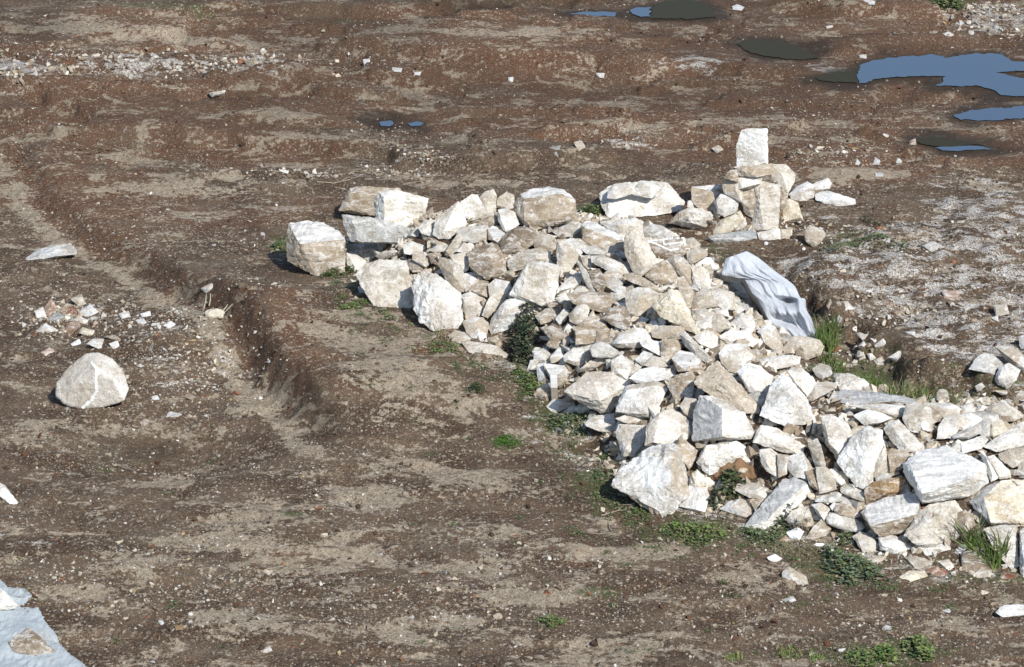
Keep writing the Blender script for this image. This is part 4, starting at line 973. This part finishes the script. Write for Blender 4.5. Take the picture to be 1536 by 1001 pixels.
# coarser pale bits in a few places
xs_, ys2, ss_ = [], [], []
rg = np.random.RandomState(31)
for cx, cy, rx, ry, m, s0 in ((95, 485, 60, 26, 220, .016), (110, 470, 30, 12, 60, .022), (230, 500, 110, 40, 170, .012), (300, 560, 90, 45, 380, .012), (170, 600, 100, 30, 50, .011), (390, 470, 60, 20, 40, .012), (120, 115, 130, 18, 150, .022), (330, 115, 140, 22, 200, .021), (30, 140, 50, 14, 60, .025), (380, 95, 60, 16, 70, .026),
        (1320, 500, 70, 26, 110, .020), (1270, 545, 50, 22, 60, .018), (1380, 430, 150, 70, 420, .013), (1250, 360, 90, 20, 80, .014), (1480, 25, 60, 20, 130, .026), (1500, 50, 50, 14, 60, .024), (600, 245, 60, 14, 90, .016), (640, 235, 30, 10, 30, .018), (1250, 235, 70, 12, 40, .020), (450, 258, 70, 8, 60, .016), (930, 208, 50, 8, 50, .018), (1180, 345, 60, 14, 60, .014),
        (1300, 600, 160, 14, 60, .012), (1120, 810, 200, 22, 90, .010), (840, 650, 40, 30, 50, .012), (720, 870, 200, 60, 120, .011), (250, 880, 240, 70, 130, .011), (1240, 900, 220, 60, 130, .011), (300, 320, 200, 60, 70, .012)):
    a = cx + rg.normal(0, .55, m) * rx; b = cy + rg.normal(0, .55, m) * ry; wx, wy = flat(a, b); xs_.append(wx); ys2.append(wy); ss_.append(np.clip(s0 * rg.lognormal(0, .4, m), .006, .05))
xx, yy, sz = np.concatenate(xs_), np.concatenate(ys2), np.concatenate(ss_); ok = pdist(xx, yy, MOUND) < .02
for k_, P in PUDW: ok &= pdist(xx, yy, P) < -.02
xx, yy, sz = xx[ok], yy[ok], sz[ok]
me = scatter('coarse_gravel', xx, yy, sz, tones(len(xx), (4, 4, 4, 3, 2, 2, .35, .4)) * .88, PR, 41, .35, .45)
tag(link('coarse_gravel', me, GRAVEL), 'coarser pale stones and crumbs gathered in drifts on the soil', 'gravel', kind='stuff')
# soil clods
n = 9000; yy = rg.uniform(13.2, 28.8, n); xx = rg.uniform(-.215, .215, n) * yy; ok = np.ones(n, bool)
for k_, P in PUDW: ok &= pdist(xx, yy, P) < -.05
ok &= pdist(xx, yy, MOUND) < .05; xx, yy = xx[ok], yy[ok]
sz = np.clip(rg.lognormal(-4.6, .5, len(xx)), .005, .045)
CL = np.array([(.085, .056, .038), (.12, .06, .033), (.13, .10, .07), (.07, .045, .032)])
me = scatter('clods', xx, yy, sz, CL[rg.randint(0, 4, len(xx))] * rg.uniform(.8, 1.2, (len(xx), 1)), PR, 21, .35, .4)
tag(link('soil_clods', me, GRAVEL), 'crumbly clods of dark soil scattered over the excavated ground', 'soil clods', kind='stuff')

# ================================================================ RUSTY CLOD, STAKE, TWIGS
def lump(name, outl, B_px, mat, seed, am=.02, el=45, bulge=.3):
    O = outl; bx, by = B_px; B = hit(bx, by); n = Vector((0, -math.sin(R(el)), math.cos(R(el)))); C0 = Vector((0, 0, CH)); xs = [p[0] for p in O]; ys_ = [p[1] for p in O]; cx, cy = sum(xs) / len(xs), sum(ys_) / len(ys_)
    def on(px, py, push=0.): d = Vector(rays(px, py)); t = (B - C0).dot(n) / d.dot(n); return C0 + d * (t + push) - B
    sz = (max(xs) - min(xs)) * (B - C0).length / FPX * .5
    bm = stone_hull([on(*p) for p in O] + [on(cx + (p[0] - cx) * .6, cy + (p[1] - cy) * .6, -bulge * sz) for p in O] + [on(cx + (p[0] - cx) * .85, cy + (p[1] - cy) * .85, sz * .6) for p in O], None, 0, 0, 0)
    refine(bm, .012); 
    for k in range(2): bmesh.ops.smooth_vert(bm, verts=bm.verts, factor=.5, use_axis_x=True, use_axis_y=True, use_axis_z=True)
    bm.normal_update()
    for v in bm.verts: v.co += v.normal * (am * mn.noise(v.co * 14 + Vector((seed, 0, 0))) + am * .8 * mn.noise(v.co * 40 + Vector((seed, 5, 0))))
    me = bpy.data.meshes.new(name)
    for f in bm.faces: f.smooth = True
    bm.to_mesh(me); bm.free(); return link(name, me, mat, B)
RUST = plain('rusty_earth', (.225, .135, .075), .95)
c = lump('earth_clod', r6("915,475 940,405 1000,368 1150,335 1230,360 1300,410 1345,480 1345,512 1255,470 1150,455 1000,475 930,505", 880, 620), (1085, 722), RUST, 3, .022)
tag(c, 'rusty orange-brown earth clod caught under the rough white boulder, above a green plant', 'earth clod')

def tube(pts, r0, r1, sides=7):
    V = []; F = []
    for i, p in enumerate(pts):
        p = Vector(p); a = Vector(pts[max(0, i - 1)]); b = Vector(pts[min(len(pts) - 1, i + 1)]); t = (b - a).normalized()
        u = t.orthogonal().normalized(); w = t.cross(u); r = r0 + (r1 - r0) * i / (len(pts) - 1)
        for k in range(sides):
            an = 6.2832 * k / sides; V.append(tuple(p + (u * math.cos(an) + w * math.sin(an)) * r))
        if i:
            for k in range(sides): F.append(((i - 1) * sides + k, (i - 1) * sides + (k + 1) % sides, i * sides + (k + 1) % sides, i * sides + k))
    return V, F
WOOD = plain('weathered_wood', (.36, .31, .25)); PAINT = plain('white_paint', (.82, .82, .80), .6)
b = hit(832, 603); st = bpy.data.objects.new('marker_stake', None); COL.objects.link(st); st.location = b; st.empty_display_size = .05
tag(st, 'short upright wooden stake with a white painted top at the foot of the heap', 'stake')
def box(name, w, d, z0, z1, mat, par, tilt=(0, 0)):
    bm = bmesh.new(); bmesh.ops.create_cube(bm, size=1)
    for v in bm.verts:
        z = z0 + (v.co.z + .5) * (z1 - z0); v.co = Vector((v.co.x * w + tilt[0] * z, v.co.y * d + tilt[1] * z, z))
    bmesh.ops.bevel(bm, geom=bm.edges, offset=min(w, d) * .12, segments=2, affect='EDGES'); me = bpy.data.meshes.new(name); bm.to_mesh(me); bm.free(); return link(name, me, mat, (0, 0, 0), par)
box('shaft', .047, .03, -.05, .115, WOOD, st, (-.05, 0)); box('painted_tip', .05, .033, .115, .205, PAINT, st, (-.05, 0))

TWIG = plain('dry_twig', (.33, .27, .20))
def twig(px, label, r=.005, lift=.012, loc_j=3, fork=True):
    base = hit(*px[0]); P = []
    for i in range(len(px) - 1):
        for t in range(5):
            q = (px[i][0] + (px[i + 1][0] - px[i][0]) * t / 5, px[i][1] + (px[i + 1][1] - px[i][1]) * t / 5); h = hit(*q)
            P.append(tuple(h - base + Vector((0, 0, lift + .006 * mn.noise(Vector((q[0] * .2, q[1] * .2, loc_j)))))))
    V, F = tube(P, r, r * .45); V = list(V)
    if fork:
        m = P[len(P) // 2]; V2, F2 = tube([m, (m[0] + .05, m[1] + .05, m[2] + .02), (m[0] + .11, m[1] + .06, m[2] + .015)], r * .6, r * .3); o_ = len(V); V += V2; F += [tuple(i + o_ for i in f) for f in F2]
    tag(link('dry_twig', mesh_np('dry_twig', V, F, smooth=True), TWIG, base), label, 'twig', 'dry twigs on the ground')
twig([(902, 776), (925, 769), (944, 766)], 'pale forked twig on the grass left of the tilted marble block', .005)
twig([(912, 780), (914, 794), (922, 806)], 'short curved twig standing below the forked twig, left of the tilted marble block', .004, .01, 4, False)
twig([(880, 801), (900, 803), (918, 802)], 'thin straight twig on soil below the tilted marble block', .003, .01, 5, False)
twig([(660, 697), (680, 692), (698, 690)], 'thin forked twig on the open soil above the middle sandy patch', .004, .01, 6)
twig([(476, 275), (500, 277), (530, 270), (552, 262)], 'long pale stick lying on the soil above the smooth tan block', .007, .012, 7)
twig([(522, 264), (532, 259), (540, 260)], 'short broken stick lying just above the long pale stick', .008, .012, 8, False)
twig([(242, 947), (254, 960), (262, 974)], 'curved twig on the gravel at lower left right of the pale sheet', .003, .01, 9, False)
twig([(400, 713), (408, 716), (416, 720)], 'short brown stick on the soil below the end of the soil step', .005, .01, 10, False)
for q, (a, b_) in enumerate((((343, 466), (352, 460)), ((340, 472), (349, 467)), ((305, 455), (309, 447)), ((313, 452), (316, 446)))):
    pass
# fibrous root stump by the trench
root = lump('root_stump', r6("955,400 985,382 1020,385 1055,395 1050,430 1000,436 965,430", 0, 340, 3.129), (322, 480), plain('bleached_root', (.60, .55, .43)), 8, .012)
tag(root, 'bleached fibrous root stump beside the upper end of the soil step', 'root')
for q, (a, b_) in enumerate((((333, 478), (350, 461)), ((336, 470), (342, 462)), ((306, 468), (311, 446)), ((314, 464), (317, 445)))):
    p0 = hit(*a) + Vector((0, 0, .03)) - root.location; d = Vector(((b_[0] - a[0]) / 200, 0, (a[1] - b_[1]) / 200 * 1.05)); V, F = tube([p0, p0 + d * .5 + Vector((.004, 0, 0)), p0 + d], .006, .003)
    link('root_fibre', mesh_np('root_fibre', V, F, smooth=True), root.data.materials[0], (0, 0, 0), root)

# ================================================================ SACK
def cloth_mat(name, col):
    m, nt, p = newmat(name); N = NT(nt); v = N.n('ShaderNodeTexCoord').outputs['Object']
    n = N.noise(v, 9, 4, .6); w = N.noise(N.scalev(v, (300, 300, 300)), 1, 2)
    dirt = N.ss(N.noise(v, 3.4, 6, .7), .54, .68); N.l(N.mix(N.m('MULTIPLY', dirt, .45), N.mix(N.ss(n, .35, .7), tuple(c * .86 for c in col), col), (.27, .21, .15)), p.inputs['Base Color']); p.inputs['Roughness'].default_value = .7
    p.inputs['Specular IOR Level'].default_value = .3; N.l(N.bump(N.noise(N.scalev(v, (1.6, .7, 1)), 17, 5, .65, dist=1.2), .65, .02), p.inputs['Normal']); return m
SACKM = cloth_mat('white_sack_fabric', (.52, .55, .59))
Rb = r6("600,183 690,235 790,315 870,375 960,445 1003,530 1040,545 1052,625 1092,700 1130,820 1160,865", 1000, 340)
Lb = r6("440,240 425,300 412,362 500,385 575,395 620,475 690,570 740,665 800,745 875,800 920,850", 1000, 340)
def curve(P, t):
    t = t * (len(P) - 1); i = min(int(t), len(P) - 2); f = t - i
    p = [P[max(0, i - 1)], P[i], P[i + 1], P[min(len(P) - 1, i + 2)]]
    return tuple(.5 * (2 * p[1][k] + (p[2][k] - p[0][k]) * f + (2 * p[0][k] - 5 * p[1][k] + 4 * p[2][k] - p[3][k]) * f * f + (3 * p[1][k] - p[0][k] - 3 * p[2][k] + p[3][k]) * f ** 3) for k in (0, 1))
NU, NV = 120, 60; V = []; F = []; SB = hit(1192, 508); n = Vector((.10, -math.sin(R(40)), math.cos(R(40)))); C0 = Vector((0, 0, CH))
def fold(u, v):
    h = .055 * math.sin(math.pi * min(1, max(0, v))) ** .6
    # long creases that run along the sack, meeting at its neck
    for c, a, w in ((.30, .030, .045), (.47, -.034, .030), (.58, .026, .035), (.72, -.026, .030), (.86, .022, .04)):
        cc = c + .06 * math.sin(u * 5 + c * 20) + (.5 - c) * .35 * u
        h += a * .8 * max(0., 1 - abs(v - cc) / (w * 1.9)) * min(1, max(.0, (u - .02) * 4)) * (1.15 - .5 * u)
    # collapsed mouth fold in the lower half
    h -= .13 * math.exp(-((u - .60) / .05) ** 2 - ((v - .62) / .20) ** 2)
    h += .055 * math.exp(-((u - .70) / .05) ** 2 - ((v - .60) / .30) ** 2)
    h -= .10 * math.exp(-((u - .79) / .06) ** 2 - ((v - .42 - (u - .79) * 2) / .20) ** 2)
    h += .05 * math.exp(-((v - .86) / .09) ** 2) * (u > .45) * min(1, (u - .45) * 6)
    q = Vector((u * 7, v * 5, 0)); h += .010 * (1 - 2.4 * abs(mn.noise(q * .8))) + .002 * (1 - 3 * abs(mn.noise(q * 2.2)))
    return h
for i in range(NU + 1):
    u = i / NU; l = curve(Lb, u); r_ = curve(Rb, u)
    for j in range(NV + 1):
        v = j / NV; px, py = l[0] + (r_[0] - l[0]) * v, l[1] + (r_[1] - l[1]) * v
        d = Vector(rays(px, py)); t = (SB - C0).dot(n) / d.dot(n); edge = min(v, 1 - v, u, 1 - u)
        V.append(tuple(C0 + d * (t - fold(u, v) * (1 if edge > 0 else .2) - .02) - SB))
for i in range(NU):
    for j in range(NV):
        a = i * (NV + 1) + j; F.append((a, a + 1, a + NV + 2, a + NV + 1))
# underside, so that the sack is a closed body with thickness
nv = len(V); V += [tuple(Vector(q) + Vector((0, .10, -.10)) * (1 if (0 < (k % (NV + 1)) < NV and 0 < k // (NV + 1) < NU) else .15)) for k, q in enumerate(V)]
F += [tuple(reversed([k + nv for k in f])) for f in F]
ring = [j for j in range(NV + 1)] + [i * (NV + 1) + NV for i in range(1, NU + 1)] + [NU * (NV + 1) + j for j in range(NV - 1, -1, -1)] + [i * (NV + 1) for i in range(NU - 1, 0, -1)]
F += [(ring[k], ring[k] + nv, ring[(k + 1) % len(ring)] + nv, ring[(k + 1) % len(ring)]) for k in range(len(ring))]
sk = link('plastic_sack', mesh_np('plastic_sack', V, F, smooth=True), SACKM, SB)
tag(sk, 'crumpled white woven sack draped over the right edge of the stone heap', 'sack')

# plastic sheet at the lower left corner
SH = r6("-160,640 -60,600 0,655 38,690 110,700 152,742 190,830 232,870 260,915 300,950 372,1001 460,1075 520,1140 -160,1140", 0, 650, 2.851)
W = np.array([flat(*p) for p in SH]); c0 = W.mean(0); bm = bmesh.new(); gx = np.arange(W[:, 0].min(), W[:, 0].max(), .007); gy = np.arange(W[:, 1].min(), W[:, 1].max(), .007)
MX, MY = np.meshgrid(gx, gy); D = pdist(MX, MY, W) + (fbm(MX, MY, 4., 2) - .5) * .04; Z = tz(MX, MY) * .6 + .035 + .004 * (1 - np.abs(fbm(MX * 1.6, MY, 13., 2, 19.) * 2 - 1) * 3) + (fbm(MX, MY, 5., 3, 2.) - .5) * .035 + .008 * (1 - np.abs(fbm(MX, MY, 3., 2, 9.) * 2 - 1) * 3); Z = np.where(D < .03, np.minimum(Z, tz(MX, MY) + .012), Z)
ii = np.arange(MX.size).reshape(MX.shape); ok = (D[:-1, :-1] > 0) & (D[1:, 1:] > 0) & (D[1:, :-1] > 0) & (D[:-1, 1:] > 0)
Fq = np.stack([ii[:-1, :-1], ii[:-1, 1:], ii[1:, 1:], ii[1:, :-1]], -1)[ok]; us, inv = np.unique(Fq, return_inverse=True)
zb = float(Z.ravel()[us].mean()); Vv = np.stack([MX.ravel()[us] - c0[0], MY.ravel()[us] - c0[1], Z.ravel()[us]], -1)
sh = link('plastic_sheet', mesh_np('plastic_sheet', Vv, inv.reshape(-1, 4), smooth=True), cloth_mat('pale_sheet', (.42, .465, .48)), (c0[0], c0[1], 0))
md_ = sh.modifiers.new('thickness', 'SOLIDIFY'); md_.thickness = .008; md_.offset = -1
tag(sh, 'pale blue-white plastic sheet weighed down by stones at the lower left corner', 'plastic sheet')

# ================================================================ WEEDS AND GRASS
def weed(name, spots, label, cat, n, rad, h, leaf, cols, group=None, kind=None, seed=0, flat_=.5, stems=True):
    """spots: photo spots (x, y, radius in photo pixels); leaves fill a low dome over each"""
    rg_ = random.Random(seed * 7 + 1); base = hit(spots[0][0], spots[0][1]); V = []; F = []; T = []
    tot = sum(s[2] ** 2 for s in spots); n = int(n * .85)
    for (px, py, pr) in spots:
        c = hit(px, py); rr = 1.15 * pr * (c - Vector((0, 0, CH))).length / FPX; m = max(6, int(n * pr ** 2 / tot)); hh = h * min(1.2, .5 + rr / .15)
        for q in range(m):
            a = rg_.uniform(0, 6.283); r_ = rr * rg_.random() ** .6; x_, y_ = c.x + r_ * math.cos(a), c.y + r_ * math.sin(a) * 1.1
            cl = fbm(np.array([x_]), np.array([y_]), 16., 2)[0]
            if cl < .45 and rg_.random() < .68: continue
            z_ = float(tz(x_, y_)) + hh * (1 - (r_ / rr) ** 2) * (rg_.random() ** .6) * (.5 + cl) + .004
            L = leaf * rg_.uniform(.55, 1.35); az = rg_.uniform(0, 6.283); up = rg_.uniform(-.25, 1.0) * (1 - flat_) + rg_.uniform(-.1, .35) * flat_
            d = Vector((math.cos(az), math.sin(az), up)).normalized(); s = Vector((-math.sin(az), math.cos(az), rg_.uniform(-.3, .3))) * L * rg_.uniform(.22, .38); p = Vector((x_, y_, z_)) - base
            k = len(V); dip = Vector((0, 0, -L * .12))
            V += [tuple(p), tuple(p + d * L * .45 + s), tuple(p + d * L * .5 + dip), tuple(p + d * L * .45 - s), tuple(p + d * L + dip * .8)]
            F += [(k, k + 2, k + 1), (k, k + 3, k + 2), (k + 1, k + 2, k + 4), (k + 2, k + 3, k + 4)]
            cc = rg_.choice(cols); j = rg_.uniform(.7, 1.25); T += [[v_ * j for v_ in cc]] * 5
    return tag(link(name, mesh_np(name, V, F, np.array(T)), LEAF, base), label, cat, group, kind)
G1 = [(.075, .120, .035), (.10, .15, .042), (.055, .085, .028), (.14, .17, .06), (.17, .15, .085)]; G2 = [(.045, .075, .035), (.06, .09, .045), (.035, .055, .03), (.09, .08, .05), (.055, .04, .035)]
G3 = [(.16, .21, .06), (.11, .19, .04), (.20, .21, .08)]; G4 = [(.12, .16, .10), (.09, .13, .075), (.14, .17, .12)]
weed('leafy_weed', [(783, 540, 16), (788, 522, 18), (785, 505, 18), (790, 490, 14), (775, 528, 15)], 'dark bushy weed growing at the heap edge right of the tapering whitish slab', 'weed', 1500, .1, .17, .034, G2, seed=1, flat_=.2)
weed('leafy_weed', [(855, 640, 20), (835, 636, 14), (880, 632, 14), (875, 650, 12)], 'low bright green weed under the broad cream boulder', 'weed', 1000, .1, .045, .022, G1 + G4, seed=2)
weed('leafy_weed', [(790, 572, 15), (802, 586, 14), (778, 560, 8)], 'fresh green weed on the soil left of the white-tipped stake', 'weed', 620, .1, .05, .026, G1 + G3, seed=3)
weed('leafy_weed', [(1092, 736, 17), (1096, 728, 15)], 'green plant growing in the hollow beneath the rusty earth clod', 'weed', 480, .1, .10, .034, G1 + G2, seed=4)
weed('leafy_weed', [(1077, 756, 12), (1074, 748, 9)], 'dark withered plant directly below the green plant under the rusty clod', 'weed', 300, .1, .09, .028, G2, seed=5)
weed('leafy_weed', [(1258, 846, 24), (1282, 852, 24), (1248, 828, 17), (1268, 815, 12), (1304, 864, 17), (1272, 872, 14)], 'big leafy grey-green weed at the heap foot left of the loose yellow-edged slab', 'weed', 1900, .1, .055, .027, G1 + G4 + G4 + [(.20, .18, .11)], seed=6)
weed('leafy_weed', [(1146, 806, 22), (1165, 800, 16), (1125, 800, 14)], 'leafy weed at the foot of the slanting grey-topped slab', 'weed', 900, .1, .035, .02, G1 + G4, seed=7)
weed('leafy_weed', [(1181, 780, 14), (1195, 788, 12), (1170, 790, 8)], 'dark weed in the shade right of the slanting grey-topped slab', 'weed', 420, .1, .08, .028, G2 + G1[:1], seed=8)
weed('leafy_weed', [(885, 322, 15)], 'small green weed behind the heap, left of the layered cream block', 'weed', 420, .1, .07, .026, G1, seed=9)
weed('leafy_weed', [(1328, 985, 18), (1375, 972, 20), (1290, 992, 20), (1385, 985, 14)], 'bright yellow-green weeds on the gravel at the bottom edge right', 'weed', 1100, .1, .05, .032, G3 + G1, seed=10)
weed('leafy_weed', [(1043, 806, 22), (1010, 796, 18), (1070, 800, 16)], 'mossy green weeds below the little two-faced block', 'weed', 800, .1, .035, .024, G1 + G3, seed=11, kind='stuff')
weed('leafy_weed', [(665, 523, 15), (650, 526, 10), (682, 524, 10)], 'bright green mossy clump on soil below the rounded white boulder', 'weed', 620, .1, .03, .02, G3 + G1, seed=12)
weed('leafy_weed', [(758, 667, 16), (764, 666, 13)], 'vivid green moss patch on the open soil left of the heap\'s lower part', 'weed', 700, .1, .012, .015, [(.07, .16, .02), (.06, .13, .02)], seed=13)
weed('leafy_weed', [(505, 414, 15), (520, 408, 13), (492, 416, 11)], 'green weeds between the grey-topped block and the flat-faced tan boulder', 'weed', 650, .1, .05, .022, G1, seed=14)
weed('leafy_weed', [(545, 454, 10), (530, 461, 12), (517, 465, 10)], 'low yellow-green creeping weed left of the flat-faced tan boulder', 'weed', 420, .1, .025, .02, G1 + G3, seed=15)
weed('leafy_weed', [(714, 583, 12), (722, 588, 8)], 'dull green weed alone on the soil between the moss patch and the heap', 'weed', 300, .1, .03, .018, [(.055, .08, .03), (.05, .07, .03)], seed=16)
weed('leafy_weed', [(1318, 362, 22), (1280, 368, 20), (1250, 375, 16), (1350, 372, 14)], 'green weeds on the bank top right of the lone tan boulder', 'weed', 900, .1, .035, .022, G1 + G2[:1], seed=17, kind='stuff')
weed('leafy_weed', [(1308, 336, 12), (1300, 330, 9)], 'dark round weed on the bank top above the green weeds', 'weed', 260, .1, .06, .02, G2, seed=18)
weed('leafy_weed', [(905, 715, 16), (900, 745, 14), (925, 760, 16), (955, 775, 16), (905, 690, 12)], 'sparse green ground weeds along the left side of the tilted marble block', 'weed', 900, .1, .018, .02, G1 + G2[:2], None, 'stuff', seed=19)
weed('leafy_weed', [(823, 936, 16), (840, 934, 10)], 'small green weed on the gravel at the bottom middle', 'weed', 300, .1, .03, .02, G1 + G3, seed=20)
weed('leafy_weed', [(1420, 8, 20)], 'green plants at the far top right above the large blue puddle', 'weed', 300, .1, .06, .05, G1, seed=21)
weed('leafy_weed', [(862, 432, 7)], 'tiny dark weed in the heap right of the tall pale slab', 'weed', 120, .1, .05, .018, G2, seed=22)
weed('leafy_weed', [(422, 372, 13)], 'faint green weed behind the left side of the grey-topped block', 'weed', 250, .1, .04, .022, G1, seed=23)
weed('leafy_weed', [(586, 478, 8), (575, 470, 6)], 'tiny green weed at the foot of the flat-faced tan boulder', 'weed', 160, .1, .03, .018, G1, seed=24)
spk = [(rg.uniform(480, 1500), rg.uniform(430, 990)) for _ in range(110)] + [(rg.uniform(0, 480), rg.uniform(690, 990)) for _ in range(24)] + [(rg.uniform(850, 1060), rg.uniform(740, 830)) for _ in range(30)] + [(a_ + rg.normal(0, 16), b2_ + abs(rg.normal(0, 14))) for a_, b2_ in ((500, 425), (530, 455), (560, 470), (600, 485), (640, 510), (690, 530), (740, 550), (790, 585), (820, 620), (860, 665), (900, 720), (930, 765), (960, 790), (1010, 800), (1060, 805), (1110, 812), (1160, 815), (1210, 840), (1260, 865), (1330, 870), (1400, 880)) for _ in range(7)]
sp2 = []
for a, b_ in spk:
    wx, wy = flat(a, b_); dd = float(pdist(np.array([float(wx)]), np.array([float(wy)]), MOUND)[0])
    if dd < 0 and (dd > -1.1 or rg.rand() < .45): sp2.append((a, b_, rg.uniform(4, 10)))
weed('ground_cover', sp2, 'tiny sprigs of green ground cover sprinkled over the soil around the heap', 'ground cover', 8000, .1, .012, .014, G1 + G2[:2], None, 'stuff', 30)

def grass(name, spots, label, n, L, lean, cols, wd=.0035, seed=0, kind=None, cat='grass tuft'):
    rg_ = random.Random(seed); base = hit(spots[0][0], spots[0][1]); V = []; F = []; T = []; tot = sum(s[2] for s in spots)
    for (px, py, pr) in spots:
        c = hit(px, py); rr = pr * (c - Vector((0, 0, CH))).length / FPX
        for q in range(max(3, int(n * pr / tot))):
            a = rg_.uniform(0, 6.283); r_ = rr * rg_.random() ** .5; x_, y_ = c.x + r_ * math.cos(a), c.y + r_ * math.sin(a); p = Vector((x_, y_, float(tz(x_, y_)))) - base
            l = L * rg_.uniform(.45, 1.15); d = Vector((lean[0] + rg_.gauss(0, .28), lean[1] + rg_.gauss(0, .28), 1)).normalized(); bend = Vector((lean[0] + rg_.gauss(0, .5), lean[1] + rg_.gauss(0, .5), -.35)) * l * .35
            s = Vector((1, rg_.uniform(-.6, .6), 0)).normalized() * wd * rg_.uniform(.7, 1.3); k = len(V)
            for t, w_ in ((0, 1), (.35, .95), (.7, .65)):
                m = p + d * l * t + bend * t * t; V += [tuple(m - s * w_), tuple(m + s * w_)]
            V.append(tuple(p + d * l + bend)); F += [(k, k + 1, k + 3), (k, k + 3, k + 2), (k + 2, k + 3, k + 5), (k + 2, k + 5, k + 4), (k + 4, k + 5, k + 6)]
            cc = rg_.choice(cols); j = rg_.uniform(.75, 1.25); T += [[v_ * j for v_ in cc]] * 7
    return tag(link(name, mesh_np(name, V, F, np.array(T)), LEAF, base), label, cat, None, kind)
GR = [(.09, .15, .035), (.13, .19, .05), (.07, .11, .03), (.18, .19, .08)]
grass('grass_tuft', [(1238, 512, 14), (1248, 505, 10), (1228, 520, 8), (1244, 528, 12)], 'upright green grass tuft at the lower right end of the white sack', 190, .20, (0, 0), GR, seed=1)
grass('grass_tuft', [(1470, 838, 9), (1490, 850, 13), (1460, 828, 7), (1502, 842, 8)], 'long-bladed green grass tuft beside the dark brown boulder', 130, .27, (-.25, -.1), GR, .006, seed=2)
grass('grass_tuft', [(1345, 598, 18), (1370, 602, 14), (1385, 606, 12)], 'thin grass blades in the gully beneath the bank, near the speckled round stone', 110, .17, (0, 0), GR + [(.22, .19, .10)], seed=3)
grass('grass_tuft', [(1300, 584, 26)], 'short dense grass in the gully beyond the long grey slab', 240, .10, (0, 0), GR, seed=4)
grass('grass_tuft', [(1427, 612, 6), (1432, 614, 5)], 'lone yellowish grass stalks right of the speckled round stone', 12, .22, (0, 0), [(.22, .20, .09), (.14, .17, .05)], seed=5)
grass('grass_tuft', [(1243, 545, 12), (1258, 556, 10)], 'low grass below the upright green grass tuft', 120, .08, (0, 0), GR, seed=6)
grass('grass_tuft', [(1182, 982, 20), (1220, 988, 16), (1330, 980, 14), (1100, 990, 14)], 'short yellow-green grass sprigs along the bottom edge', 150, .05, (0, 0), G3, seed=7, kind='stuff')
grass('grass_tuft', [(660, 505, 10), (672, 512, 8)], 'dry straw sprigs at the foot of the rounded white boulder', 40, .07, (0, 0), [(.30, .25, .16), (.16, .17, .07)], .002, seed=8)
grass('grass_tuft', [(1175, 830, 16), (1210, 832, 20), (1190, 820, 12)], 'dry straw-coloured grass on the soil below the slanting grey-topped slab', 150, .045, (0, 0), [(.26, .21, .14), (.20, .15, .10), (.12, .13, .06)], .002, seed=9)
# bare twiggy plant
def twiggy(px, py, label, n, L, seed, mat=TWIG):
    rg_ = random.Random(seed); base = hit(px, py); V = []; F = []
    for q in range(n):
        d = Vector((rg_.gauss(0, .5), rg_.gauss(0, .25), 1)).normalized(); l = L * rg_.uniform(.5, 1.1); pts = [Vector((rg_.gauss(0, .02), rg_.gauss(0, .02), -.02))]
        for s in range(6): d = (d + Vector((rg_.gauss(0, .25), rg_.gauss(0, .2), rg_.gauss(0, .15)))).normalized(); pts.append(pts[-1] + d * l / 6)
        v, f = tube(pts, .0028, .0012, 4); o_ = len(V); V += v; F += [tuple(i + o_ for i in k) for k in f]
        for s in (3, 4, 5):
            e = (d + Vector((rg_.gauss(0, .8), rg_.gauss(0, .4), .2))).normalized(); v, f = tube([pts[s], pts[s] + e * l * .15, pts[s] + e * l * .28], .0016, .0009, 4); o_ = len(V); V += v; F += [tuple(i + o_ for i in k) for k in f]
    tag(link('bare_shrub', mesh_np('bare_shrub', V, F, smooth=True), mat, base), label, 'shrub')
twiggy(1440, 822, 'leafless twiggy shrub in front of the smooth tan boulder', 11, .26, 3, plain('dark_twig', (.17, .13, .10)))
twiggy(1205, 800, 'bare dry stalks in front of the small stones right of the grey-topped slab', 5, .22, 4)
twiggy(1160, 730, 'dry bare stalks above the slanting grey-topped slab', 4, .17, 6)
